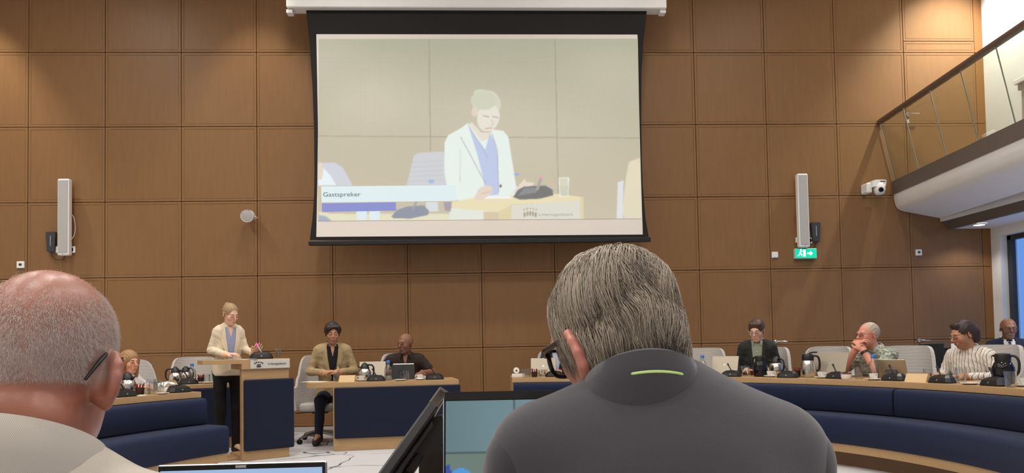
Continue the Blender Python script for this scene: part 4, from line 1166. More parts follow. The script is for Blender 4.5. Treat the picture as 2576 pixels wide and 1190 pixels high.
# ------------------------------------------------------------------ chairs in place
def seat_at(px, R):
    x, y = ring(px, R); return x, y, face(x, y)
x, y, r = seat_at(338, 4.75); chair(x, y, r - 6, 'grey chair of the woman in white on the left')
chair(*[(ray(487, 880)[0] / ray(487, 880)[1]) * 9.45, 9.45], 197, 'empty grey chair left of the standing speaker')
cx1 = atz(806, 1100, 0); chair(-1.95, 9.17, 186, 'grey chair under the man in the beige blazer')
chair(-.99, 9.50, 186, 'grey chair behind the bald man in the brown polo')
x, y, r = seat_at(1766, 4.72); chair(x, y, r + 8, 'empty grey chair behind the water bottle, right of the grey-haired man')
x, y, r = seat_at(1920, 4.66); chair(x, y, r + 4, 'grey chair behind the young man with glasses')
x, y, r = seat_at(2072, 4.76); chair(x, y, r + 6, 'grey chair with a black bag on its seat')
x, y, r = seat_at(2268, 4.68); chair(x, y, r + 14, 'grey chair behind the man in the leaf print shirt')
x, y, r = seat_at(2475, 4.72); chair(x, y, r + 5, 'grey chair behind the man in the striped shirt')
x, y, r = seat_at(2622, 4.62); chair(x, y, r + 0, 'grey chair at the right edge behind the black thermos jug')
x, y, r = seat_at(1400, 4.75); chair(x, y, r, 'grey chair under the half hidden man in the dark suit')
x, y = float(atY(2545, 850, 8.55)[0]), 8.55; chair(x, y, 150, 'grey chair in the corner under the bald man in the navy suit')
# bag on the chair
x, y, r = seat_at(2050, 4.70)
bg = thing('shoulder_bag', 'black bag standing on the grey chair behind the tall steel thermos', 'bag', (x, y, .47), r)
P = np.array([[((-.17 + .34 * i / 10) * (1 - .25 * (j / 7.0) ** 2), (.055 if True else 0) * math.sin(math.pi * i / 10) * (1 - .5 * j / 7), .42 * j / 7) for j in range(8)] for i in range(11)])
mbp = MB().grid(P); P2 = P.copy(); P2[..., 1] *= -1; mbp.grid(P2[::-1]); mbp.add([tuple(p) for p in np.concatenate([P[:, 0], P2[::-1, 0]])], [tuple(range(22))]); mbp.add([tuple(p) for p in np.concatenate([P[:, -1], P2[::-1, -1]])], [tuple(range(22))])
mbp.build('body', 'black', bg)
MB().tube(curve([(-.13, 0, .38), (-.12, 0, .47), (-.04, 0, .52), (.05, 0, .52), (.12, 0, .46), (.13, 0, .38)]), .008, 8).build('strap', 'rubber', bg)
# dark monitor and papers behind, near the right corner
def side_table():
    x, y = float(atY(2360, 900, 8.35)[0]), 8.35
    t = thing('side_table', 'dark side table carrying monitors behind the right desk', 'table', (x, y, 0), -28)
    MB().box((-.55, -.3, .70), (.55, .3, .735), .004).build('top', 'dark_grey', t)
    for sx in (-.5, .5):
        for sy in (-.25, .25): MB().box((sx - .02, sy - .02, 0), (sx + .02, sy + .02, .70), .003).build('leg', 'dark_grey', t)
    return t
side_table()
def black_monitor(px, py0, py1, wpx, Y, label, rz):
    q = atY(px, py0, Y); z0 = .735; w_ = wpx / FPX * Y; h = (py1 - py0) / FPX * Y
    t = thing('desk_monitor', label, 'monitor', (q[0], q[1], z0), rz)
    MB().box((-w_ / 2, -.02, q[2] - z0 - h), (w_ / 2, .02, q[2] - z0), .008).build('housing', 'black', t)
    MB().box((-.03, .0, .012), (.03, .04, q[2] - z0 - h * .4), .004).build('stand', 'black', t)
    MB().box((-.12, -.08, 0), (.12, .1, .014), .004).build('foot', 'black', t)
    return t
black_monitor(2343, 863, 928, 56, 8.25, 'black monitor seen from behind, left of the striped shirt man', -28)
black_monitor(2384, 874, 926, 40, 8.62, 'dark brown monitor behind the black one in the right corner', -28)
q = atY(2412, 864, 8.45)
pp = thing('paper_stand', 'white printed sheet standing behind the striped shirt man', 'sign', (q[0], q[1], .735), -10)
MB().box((-.085, 0, .06), (.085, .006, q[2] - .735)).build('sheet', 'paper', pp)
MB().box((-.09, -.02, 0), (.09, .05, .07), .004).build('holder', 'alu', pp)
for k in range(2): MB().box((-.05, -.002, .25 - .03 * k), (.05 - .03 * k, .001, .256 - .03 * k)).build('printed_line', 'dark_grey', pp)

# ------------------------------------------------------------------ near monitors and laptop
def monitor_pic(Wm, Hm):
    nx, ny = 130, 80; u, v = np.meshgrid(np.linspace(0, 1, nx), np.linspace(0, 1, ny)); c = np.zeros((ny, nx, 3))
    c[:] = sC((112, 140, 148)); k = (.85 + .3 * np.sin(u * 3.0) * np.cos(v * 2 - .5))[..., None]; c *= np.clip(k, .8, 1.15)
    c[v > .39] = sC((112, 132, 124))
    for a, wd in ((.305, .0045), (.72, .0045)): c[np.abs(u - a) < wd] = sC((74, 92, 96))
    c[np.abs(v - .385) < .006] = sC((70, 90, 92))
    m = ((u - .065) / .065) ** 2 + ((v - .62) / .13) ** 2 < 1; c[m] = sC((84, 160, 232))
    m = ((u - .008) / .018) ** 2 + ((v - .55) / .09) ** 2 < 1; c[m] = sC((60, 84, 170))
    return nx, ny, c
def near_monitor():
    a = atY(1118, 987, 1.72)                       # upper left corner of the casing
    t = thing('near_monitor', 'reclined black-framed monitor showing a teal camera picture, behind the grey-haired man', 'monitor', (a[0], a[1], .735), -1.2)
    Wm, Hm = .53, .335; R = Matrix.Rotation(math.radians(-14), 3, 'X'); zt = a[2] - .735; H0 = zt - Hm * math.cos(math.radians(14)); off = Vector((0, -math.sin(math.radians(14)) * Hm, H0))
    def bx_(lo, hi, bev=0): 
        m_ = MB().box(lo, hi, bev); m_.v = [tuple(R @ Vector(v) + off) for v in m_.v]; return m_
    bx_((0, 0, 0), (Wm, .025, Hm), .004).build('casing', 'black', t)
    bx_((-.003, -.003, -.003), (.0, .02, Hm - .015), .0012).build('edge_trim', 'alu', t)
    bx_((0, -.003, Hm - .0195), (Wm, .0, Hm), .001).build('top_bezel', 'black_gloss', t)
    nx, ny, c = monitor_pic(Wm, Hm)
    vs = [tuple(R @ Vector((.003 + (Wm - .006) * i / (nx - 1), -.0015, (Hm - .021) * (1 - j / (ny - 1)))) + off) for j in range(ny) for i in range(nx)]
    me = bpy.data.meshes.new('display'); me.from_pydata(vs, [], [((j + 1) * nx + i, (j + 1) * nx + i + 1, j * nx + i + 1, j * nx + i) for j in range(ny - 1) for i in range(nx - 1)])
    me.attributes.new('Col', 'FLOAT_COLOR', 'POINT').data.foreach_set('color', np.concatenate([c.reshape(-1, 3), np.ones((nx * ny, 1))], 1).astype(np.float32).ravel())
    picture_mat('near_display', .8, .1); link('display', me, 'near_display', t)
    MB().box((Wm / 2 - .05, .02, .0), (Wm / 2 + .05, .05, max(.08, H0 + .1)), .005).build('stand', 'black', t)
    MB().box((Wm / 2 - .12, -.06, 0), (Wm / 2 + .12, .12, .012), .004).build('foot', 'black', t)
near_monitor()
# second monitor turned away, seen along its edge
def edge_monitor():
    t1 = atY(1112, 990, 1.80); b1 = atY(962, 1200, 1.66)
    t = thing('edge_monitor', 'black monitor seen edge-on from behind on an angled arm', 'monitor', (t1[0], t1[1], .735), 0)
    o = Vector(t1) - Vector((0, 0, t1[2] - .735)) ; base = Vector((t1[0], t1[1], .735))
    top = Vector(t1) - base; bot = Vector(b1) - base; ax = (bot - top); L = ax.length * 1.12; ax.normalize()
    side = Vector((.12, 1, .1)).normalized(); side = (side - ax * side.dot(ax)).normalized(); nrm = ax.cross(side).normalized()
    if nrm.x < 0: nrm = -nrm
    def slab(l0, l1, s0, s1, n0, n1, bev):
        m_ = MB().box((l0, s0, n0), (l1, s1, n1), bev); m_.v = [tuple(top + ax * a_ + side * b_ + nrm * c_) for a_, b_, c_ in m_.v]; return m_
    slab(0, L, -.02, .40, -.012, .012, .004).build('casing', 'black', t)
    slab(-.004, .05, -.02, .40, -.013, .0135, .003).build('corner_trim', mat('bronze_edge', S(78, 64, 52), .45), t)
    slab(.06, L * .9, .03, .36, .012, .026, .006).build('rear_cover', 'dark_grey', t)
    slab(.10, .17, .10, .28, .026, .05, .006).build('arm_mount', 'dark_grey', t)
    hub = top + ax * .135 + side * .12 + nrm * .04
    g1 = Vector(atY(1080, 1068, 1.80)) - base; g2 = Vector(atY(1085, 1290, 1.84)) - base
    P = []
    MB().prism([(g1.x - .035, g1.z + .0), (g1.x + .03, g1.z + .02), (g1.x + .042, g1.z - .04), (g1.x + .02, g1.z - .2), (g1.x - .03, g1.z - .2), (g1.x - .028, g1.z - .09), (g1.x - .055, g1.z - .06)], 'y', .02, .05).build('pillar_plate', 'dark_grey', t)
    MB().box((g1.x - .03, .02, 0.0), (g1.x + .02, .05, g1.z - .19), .003).build('pillar', 'dark_grey', t)
    MB().box((g1.x - .1, -.06, -.0), (g1.x + .1, .12, .012), .004).build('foot', 'black', t)
    for dz in (.02, -.05, -.07):
        s_ = MB().lathe([(.0045, 0), (.0045, .003)], 10); s_.v = [(g1.x + .005 + dz * .1, .018 - z, g1.z - .05 + dz * .8 + y) for x, y, z in s_.v]; s_.build('screw', 'alu', t)
    MB().tube(curve([tuple(g1 + Vector((.03, .0, -.05))), tuple(g1 + Vector((.06, .01, -.06))), tuple(g1 + Vector((.085, .02, -.10))), tuple(g1 + Vector((.09, .03, -.16)))]), .003, 6).build('cable', 'rubber', t)
    MB().tube(curve([tuple(g1 + Vector((-.05, -.01, -.04))), tuple(g1 + Vector((-.06, -.015, -.075))), tuple(g1 + Vector((-.045, -.015, -.09))), tuple(g1 + Vector((-.04, -.01, -.06)))]), .0022, 6).build('cable', 'rubber', t)
edge_monitor()
a = atY(398, 1170, 1.42); b = atY(822, 1170, 1.42)
lt = thing('near_laptop', 'open black-edged laptop at the bottom of the picture beside the bald man', 'laptop', ((a[0] + b[0]) / 2, 1.42, .735), 1)
wl = b[0] - a[0]; zl = a[2] - .735
MB().box((-wl / 2, -.23, 0), (wl / 2, .0, .014), .004).build('keyboard_base', 'alu', lt)
ld = MB().box((-wl / 2, -.003, .01), (wl / 2, .005, zl), .003).build('lid', 'alu', lt)
MB().box((-wl / 2 + .003, -.006, .02), (wl / 2 - .003, -.003, zl - .0015), .001).build('bezel', 'black_gloss', ld)
MB().box((-wl / 2 + .008, -.0075, .03), (wl / 2 - .008, -.0062, zl - .0105)).build('display', mat('display_blue', S(90, 110, 140), .3, var=0, emit=S(160, 190, 225), es=.8), ld)
MB().box((-.012, -.0068, zl - .0085), (.008, -.006, zl - .004), .001).build('webcam', 'alu', ld)

# ------------------------------------------------------------------ people: smooth-blended solids turned into one surface
def A3(*v): return np.array(v, float)
def cap(a, b, ra, rb=None, k=.03, tag='', op='+'): return dict(t='c', a=A3(*a), b=A3(*b), ra=ra, rb=ra if rb is None else rb, k=k, tag=tag, op=op)
def ell(c, r, R=None, k=.03, tag='', op='+'): return dict(t='e', c=A3(*c), r=A3(*r), R=R, k=k, tag=tag, op=op)
def pdist(p, X, Y, Z, inf=0.0):
    if p['t'] == 'c':
        a, b = p['a'], p['b']; ab = b - a; L = ab @ ab + 1e-12
        px, py, pz = X - a[0], Y - a[1], Z - a[2]
        t = np.clip((px * ab[0] + py * ab[1] + pz * ab[2]) / L, 0, 1)
        d = np.sqrt((px - t * ab[0]) ** 2 + (py - t * ab[1]) ** 2 + (pz - t * ab[2]) ** 2)
        return d - (p['ra'] + (p['rb'] - p['ra']) * t) - inf
    c, r = p['c'], p['r'] + inf
    px, py, pz = X - c[0], Y - c[1], Z - c[2]
    if p['R'] is not None:
        R = p['R']; px, py, pz = (px * R[0, 0] + py * R[1, 0] + pz * R[2, 0], px * R[0, 1] + py * R[1, 1] + pz * R[2, 1], px * R[0, 2] + py * R[1, 2] + pz * R[2, 2])
    k0 = np.sqrt((px / r[0]) ** 2 + (py / r[1]) ** 2 + (pz / r[2]) ** 2)
    k1 = np.sqrt((px / r[0] ** 2) ** 2 + (py / r[1] ** 2) ** 2 + (pz / r[2] ** 2) ** 2) + 1e-9
    return k0 * (k0 - 1) / k1
def pbox(p, inf):
    if p['t'] == 'c':
        m = max(p['ra'], p['rb']) + inf; return np.minimum(p['a'], p['b']) - m, np.maximum(p['a'], p['b']) + m
    m = (max(p['r']) if p['R'] is not None else p['r']) + inf; return p['c'] - m, p['c'] + m
def axis(lo, hi, h, fines):
    """rectilinear axis: step h, finer inside the given intervals (lo, hi, step)"""
    out = [lo]; x = lo
    while x < hi:
        st = h
        for a, b, s in fines:
            if a - 1e-9 <= x < b: st = min(st, s)
            elif x < a < x + st: st = max(min(st, a - x), s)
        x += st; out.append(x)
    return np.array(out)
def solid(prims, h, fines=(), inf=0.0, smooth=2, noise=None):
    """union (op +) and carve (op -) of prims -> verts, quads"""
    bs = [pbox(p, inf) for p in prims if p['op'] == '+']
    lo = np.min([b[0] for b in bs], 0) - 3 * h; hi = np.max([b[1] for b in bs], 0) + 3 * h
    ax = [axis(lo[i], hi[i], h, [(f[0][i], f[1][i], f[2]) for f in fines]) for i in range(3)]
    Fd = np.full([len(a) for a in ax], .08, np.float32)
    for p in prims:
        b0, b1 = pbox(p, inf); m = p['k'] + 3 * h
        sl = tuple(slice(max(0, np.searchsorted(ax[i], b0[i] - m) - 1), np.searchsorted(ax[i], b1[i] + m) + 1) for i in range(3))
        X, Y, Z = ax[0][sl[0]][:, None, None], ax[1][sl[1]][None, :, None], ax[2][sl[2]][None, None, :]
        if X.size == 0 or Y.size == 0 or Z.size == 0: continue
        d = pdist(p, X, Y, Z, inf if p['op'] == '+' else 0).astype(np.float32); a = Fd[sl]; k = p['k']
        if p['op'] == '+':
            hh = np.maximum(k - np.abs(a - d), 0) / k; Fd[sl] = np.minimum(a, d) - hh * hh * k * .25
        else:
            d = -d; hh = np.maximum(k - np.abs(a - d), 0) / k; Fd[sl] = np.maximum(a, d) + hh * hh * k * .25
    return surface(Fd, ax, smooth)
CORN = [(i, j, k) for i in (0, 1) for j in (0, 1) for k in (0, 1)]
EDG = [(a, b) for a in range(8) for b in range(a + 1, 8) if sum(abs(CORN[a][i] - CORN[b][i]) for i in range(3)) == 1]
def surface(Fd, ax, smooth):
    s = Fd < 0; n = s.shape
    cnt = np.zeros([m - 1 for m in n], np.uint8)
    for i, j, k in CORN: cnt += s[i:n[0] - 1 + i, j:n[1] - 1 + j, k:n[2] - 1 + k]
    act = (cnt > 0) & (cnt < 8); I, J, K = np.nonzero(act); idx = np.full(act.shape, -1, np.int32); idx[I, J, K] = np.arange(len(I))
    val = np.stack([Fd[I + i, J + j, K + k] for i, j, k in CORN], 1)
    pos = np.stack([np.stack([ax[0][I + i], ax[1][J + j], ax[2][K + k]], 1) for i, j, k in CORN], 1)
    acc = np.zeros((len(I), 3)); c = np.zeros((len(I), 1))
    for a, b in EDG:
        va, vb = val[:, a], val[:, b]; m = (va < 0) != (vb < 0)
        t = np.where(m, va / (va - vb + 1e-12), 0)[:, None]; m = m[:, None]
        acc += np.where(m, pos[:, a] + t * (pos[:, b] - pos[:, a]), 0); c += m
    V = acc / np.maximum(c, 1)
    Q = []
    for axn in range(3):
        o = [1, 1, 1]; o[axn] = 0
        sa = s[tuple(slice(None, -1) if i == axn else slice(1, -1) for i in range(3))]; sb = s[tuple(slice(1, None) if i == axn else slice(1, -1) for i in range(3))]
        e = np.nonzero(sa != sb); flip = sa[e]
        g = [e[i] + (0 if i == axn else 1) for i in range(3)]
        u, v = [(1, 2), (2, 0), (0, 1)][axn]
        def cell(du, dv):
            q = [g[0].copy(), g[1].copy(), g[2].copy()]; q[u] -= du; q[v] -= dv; return idx[q[0], q[1], q[2]]
        f = np.stack([cell(1, 1), cell(0, 1), cell(0, 0), cell(1, 0)], 1)
        f[~flip] = f[~flip][:, ::-1]; Q.append(f)
    Q = np.concatenate(Q); Q = Q[(Q >= 0).all(1)]
    for _ in range(smooth):
        S_ = np.zeros_like(V); N_ = np.zeros(len(V))
        for a, b in ((0, 1), (1, 2), (2, 3), (3, 0)):
            for p_, q_ in ((a, b), (b, a)):
                for cc in range(3): S_[:, cc] += np.bincount(Q[:, p_], V[Q[:, q_], cc], len(V))
                N_ += np.bincount(Q[:, p_], minlength=len(V))
        V = V * .5 + .5 * S_ / np.maximum(N_, 1)[:, None]
    return V, Q
def vnormals(V, Q):
    fn = np.cross(V[Q[:, 2]] - V[Q[:, 0]], V[Q[:, 3]] - V[Q[:, 1]]); N = np.zeros_like(V)
    for i in range(4):
        for c in range(3): N[:, c] += np.bincount(Q[:, i], fn[:, c], len(V))
    return N / (np.linalg.norm(N, axis=1, keepdims=True) + 1e-12)
def folds(V, Q, amp, sc=1.0, seed=0, axis_w=(1, 1, 1)):
    """cloth creases: warped sine ridges along the normals"""
    N = vnormals(V, Q); P = V * np.array(axis_w) * sc; s = seed * 1.7
    w1 = np.sin(P[:, 0] * 9 + 2.1 * np.sin(P[:, 2] * 7 + s) + s); w2 = np.sin(P[:, 2] * 31 + 4 * w1 + 3 * np.sin(P[:, 1] * 13 + s) + s * 2)
    w3 = np.sin(P[:, 0] * 23 - P[:, 2] * 17 + P[:, 1] * 19 + 2.5 * w1 + s)
    f = .55 * w2 * np.abs(w1) + .35 * w3
    return V + N * (amp * f)[:, None]
def raw_mesh(name, V, Q, col=None):
    me = bpy.data.meshes.new(name); me.vertices.add(len(V)); me.vertices.foreach_set('co', V.astype(np.float32).ravel())
    k = Q.shape[1]; me.loops.add(len(Q) * k); me.loops.foreach_set('vertex_index', Q.astype(np.int32).ravel())
    me.polygons.add(len(Q)); me.polygons.foreach_set('loop_start', (np.arange(len(Q)) * k).astype(np.int32)); me.polygons.foreach_set('loop_total', np.full(len(Q), k, np.int32))
    me.update(calc_edges=True); me.polygons.foreach_set('use_smooth', np.ones(len(Q), bool))
    if col is not None:
        me.attributes.new('Col', 'FLOAT_COLOR', 'POINT').data.foreach_set('color', np.concatenate([col, np.ones((len(V), 1))], 1).astype(np.float32).ravel())
    return me
def rot3(yaw=0, pitch=0, roll=0):
    """yaw > 0 turns to the person's left, pitch > 0 looks down, roll tilts"""
    return np.array(Euler((-math.radians(pitch), math.radians(roll), math.radians(yaw)), 'XYZ').to_matrix()) if False else np.array((Matrix.Rotation(math.radians(yaw), 3, 'Z') @ Matrix.Rotation(-math.radians(pitch), 3, 'X') @ Matrix.Rotation(math.radians(roll), 3, 'Y')))
def xf(prims, R, c, s=1.0):
    out = []
    for p in prims:
        q = dict(p); q['k'] = p['k'] * s
        if p['t'] == 'c': q['a'] = c + R @ (p['a'] * s); q['b'] = c + R @ (p['b'] * s); q['ra'] = p['ra'] * s; q['rb'] = p['rb'] * s
        else: q['c'] = c + R @ (p['c'] * s); q['r'] = p['r'] * s; q['R'] = R if p['R'] is None else R @ p['R']
        out.append(q)
    return out
def head_prims(jaw=1.0, nose=1.0, brow=1.0, ears=True, cheek=1.0, female=False):
    P = [ell((0, -.016, .032), (.077, .097, .088), k=.02), ell((0, .026, -.035), (.057 * jaw, .064, .080), k=.03),
         ell((0, .058, -.094), (.026 * jaw, .022, .020), k=.03), cap((-.03, .079, .026), (.03, .079, .026), .013 * brow, k=.02),
         ell((.036, .060, -.022), (.022 * cheek, .022, .022), k=.025), ell((-.036, .060, -.022), (.022 * cheek, .022, .022), k=.025),
         ell((.031, .101, .006), (.019, .016, .013), k=.010, op='-'), ell((-.031, .101, .006), (.019, .016, .013), k=.010, op='-'),
         cap((0, .088, .016), (0, .114 * (.9 + .1 * nose), -.020), .0070, .0098 * nose, k=.008), cap((-.010 * nose, .099, -.026), (.010 * nose, .099, -.026), .0075 * nose, k=.006),
         cap((-.018, .087, -.056), (.018, .087, -.056), .0065, k=.008), cap((-.015, .086, -.066), (.015, .086, -.066), .0075, k=.008),
         cap((-.022, .096, -.0608), (.022, .096, -.0608), .0022, k=.004, op='-'),
         ell((.031, .080, .004), (.0155, .012, .0115), k=.006), ell((-.031, .080, .004), (.0155, .012, .0115), k=.006)]
    if ears:
        for s in (-1, 1):
            Re = np.array(Matrix.Rotation(math.radians(-s * 24), 3, 'Z') @ Matrix.Rotation(math.radians(-12), 3, 'X'))
            P += [ell((s * .080, -.012, -.002), (.008, .019, .032), Re, k=.006), ell((s * .089, -.008, .002), (.007, .011, .019), Re, k=.004, op='-')]
    return P
def neck_prims(Rh, hc, nb, r=.053, s=1.0):
    return [cap(hc + Rh @ (A3(0, -.022, -.05) * s), nb, r * .96, r, k=.03), cap(hc + Rh @ (A3(0, .018, -.078) * s), nb + A3(0, .006, .0), .020, .032, k=.03)]
def hand_prims(w, d, nrm, curl=.5, side=1, sc=1.0, spread=1.0, thumb=.5):
    """w wrist, d direction of the fingers, nrm out of the back of the hand"""
    d = d / np.linalg.norm(d); nrm = nrm - d * (nrm @ d); nrm = nrm / np.linalg.norm(nrm); lat = np.cross(d, nrm) * side
    P = [cap(w - d * .03, w + d * .01, .027 * sc, .026 * sc, k=.02)]
    Rm = np.stack([lat, d, nrm], 1)
    if np.linalg.det(Rm) < 0: Rm[:, 0] *= -1
    P.append(ell(w + d * .048 * sc, (.040 * sc, .052 * sc, .015 * sc), Rm, k=.02))
    for i, (o, L) in enumerate(((-.030, .070), (-.010, .080), (.010, .075), (.029, .058))):
        p = w + d * (.088 - .006 * abs(i - 1.2)) * sc + lat * o * sc * spread; ang_ = 0; dd = d + lat * o * 2.2 * spread
        dd /= np.linalg.norm(dd)
        for seg, fr in enumerate((.45, .32, .26)):
            ang_ += curl * (.5, .95, .6)[seg]
            q = p + (dd * math.cos(ang_) - nrm * math.sin(ang_)) * L * fr * sc
            r0 = (.0092, .0084, .0076)[seg] * sc; P.append(cap(p, q, r0, r0 * .92, k=.004)); p = q
    a = w + d * .02 * sc - lat * .026 * sc; dt = d * .75 - lat * (.75 - .3 * thumb) - nrm * .35 * (thumb + .3); dt /= np.linalg.norm(dt)
    b = a + dt * .042 * sc; dt2 = d * .95 - lat * .15 - nrm * .3 * thumb; dt2 /= np.linalg.norm(dt2)
    P += [cap(a, b, .0135 * sc, .0105 * sc, k=.012), cap(b, b + dt2 * .034 * sc, .0102 * sc, .0085 * sc, k=.004)]
    return P
SKIN = dict(fair=(216, 164, 136), pink=(212, 146, 122), tan=(186, 136, 106), brown=(134, 92, 72), deep=(134, 92, 72), pale=(226, 182, 158))
colmat('skin', .48, .12, 260, .05, sss=.12, spec=.4)
colmat('hair', .5, .9, 60, .22, stretch=(6, 1.2, 1.2), spec=.4)
def add_eyes(root, hc, Rh, s, iris=(70, 50, 36), down=0.0, brow=(60, 44, 34), browz=.030, lid=True):
    for sd in (-1, 1):
        c = hc + Rh @ (A3(sd * .031, .0845, .004) * s)
        mb = MB().lathe([(.0085 * math.sin(a), -.0085 * math.cos(a)) for a in np.linspace(.15, 2.99, 8)], 12)
        e = mb.build('eye', mat('eye_white', S(214, 204, 196), .25, var=0), root, c); e.scale = (s * 1.15, s, s * .8)
        e.rotation_euler = Matrix(Rh.tolist()).to_euler()
        g_ = hc + Rh @ (A3(sd * .031, .0925, .003 - .004 * down) * s)
        m2 = MB().lathe([(.0052 * math.sin(a), -.0022 * math.cos(a)) for a in np.linspace(.15, 2.99, 6)], 10)
        i_ = m2.build('iris', mat('iris_%d' % iris[0], S(*iris), .2, var=0), e)
        i_.matrix_parent_inverse = Matrix(); i_.location = (0, .0078, -.004 * down); i_.rotation_euler = (math.radians(90), 0, 0)
        pts = [hc + Rh @ (A3(sd * x, y, z) * s) for x, y, z in ((.014, .0925, browz - .003), (.026, .0935, browz + .003), (.038, .088, browz + .002), (.047, .079, browz - .004))]
        MB().tube(pts, [.002 * s, .0034 * s, .003 * s, .0012 * s], 6).build('eyebrow', mat('brow_%d_%d' % brow[:2], S(*brow), .8, var=.1), root)
        if lid:
            lp = [hc + Rh @ (A3(sd * x, y, z) * s) for x, y, z in ((.019, .0915, .004), (.026, .0945, .0075 - .006 * down), (.033, .0945, .0085 - .007 * down), (.040, .090, .0065 - .005 * down), (.045, .083, .003))]
            MB().tube(lp, [.001, .0016, .0018, .0016, .001], 6).build('eyelash', mat('lash', S(58, 42, 36), .8, var=0), root)
def add_glasses(root, hc, Rh, s, m='dark_grey', w_=.026, h=.019, th=.0016, lens=True, drop=0.0):
    g_ = bpy.data.objects.new('glasses', None); COL.objects.link(g_); g_.parent = root; g_.empty_display_size = .02
    G = lambda x, y, z: hc + Rh @ (A3(x, y, z - drop) * s)
    for sd in (-1, 1):
        pts = [G(sd * .032 + w_ * math.copysign(abs(math.cos(a)) ** .7, math.cos(a)), .104 - .10 * (sd * .032 * sd + w_ * abs(math.cos(a)) * 0) * 0 - .012 * (abs(sd * .032 + w_ * math.cos(a)) / .058) ** 2, .003 + h * math.copysign(abs(math.sin(a)) ** .8, math.sin(a))) for a in np.linspace(0, 2 * math.pi, 21)[:-1]]
        MB().tube(pts, th * s, 6, closed=True).build('rim', m, g_)
        if lens:
            MB().add(pts, [tuple(range(20))]).build('lens', mat('lens_glass', (1, 1, 1, 1), 0, var=0, trans=1, ior=1.01), g_)
        MB().tube([G(sd * .0585, .094, .010), G(sd * .072, .075, .012), G(sd * .080, .02, .014), G(sd * .082, -.012, .010), G(sd * .081, -.03, -.010)], th * s, 6).build('temple', m, g_)
    MB().tube([G(-.008, .103, .008), G(0, .106, .012), G(.008, .103, .008)], th * s, 6).build('bridge', m, g_)
    return g_
class Drape:
    def __init__(s, V, Q): s.b = BVHTree.FromPolygons([tuple(v) for v in V], [tuple(int(i) for i in q) for q in Q])
    def y(s, x, z, sgn=1, dflt=0.0):
        h = s.b.ray_cast(Vector((x, sgn * 1.2, z)), Vector((0, -sgn, 0)))
        return h[0].y if h[0] is not None else None
    def patch(s, L, Rr, off, th=.003, ns=7, nt=14, sgn=1):
        """sheet between polylines L and R (x, z), laid on the garment"""
        def pl(K, t):
            n = len(K) - 1; i = min(int(t * n), n - 1); f = t * n - i; return A3(*K[i]) * (1 - f) + A3(*K[i + 1]) * f
        P = np.zeros((ns, nt, 3)); last = .1 * sgn
        for j in range(nt):
            l_, r_ = pl(L, j / (nt - 1)), pl(Rr, j / (nt - 1))
            for i in range(ns):
                x, z = l_ + (r_ - l_) * i / (ns - 1); y = s.y(x, z, sgn)
                if y is None: y = last
                last = y; P[i, j] = (x, y + off * sgn, z)
        return MB().grid(P[::-1] if sgn > 0 else P, th)
def collar_band(root, nb, r0, r1, h0, h1, m, name='collar', gap=50, tilt=18, th=.004, back=.0, n=30, ry=1.1):
    """band round the neck, open at the front by 2*gap degrees; folds outward"""
    P = []
    for i in range(n + 1):
        a = math.radians(90 + gap + (360 - 2 * gap) * i / n); c, s_ = math.cos(a), math.sin(a); rowp = []
        tz = -math.tan(math.radians(tilt)) * s_
        for v, (rr, hh) in enumerate(((r0, h0), (r0 * 1.01, h0 + (h1 - h0) * .6), (r0 * 1.03, h1), (r0 * 1.10, h1 - .002), (r1, h0 + (h1 - h0) * .45), (r1 * 1.05, h0 + .002))):
            rowp.append((nb[0] + rr * c, nb[1] + back + rr * ry * s_, nb[2] + hh + tz * rr))
        P.append(rowp)
    return MB().grid(np.array(P), th).build(name, m, root)

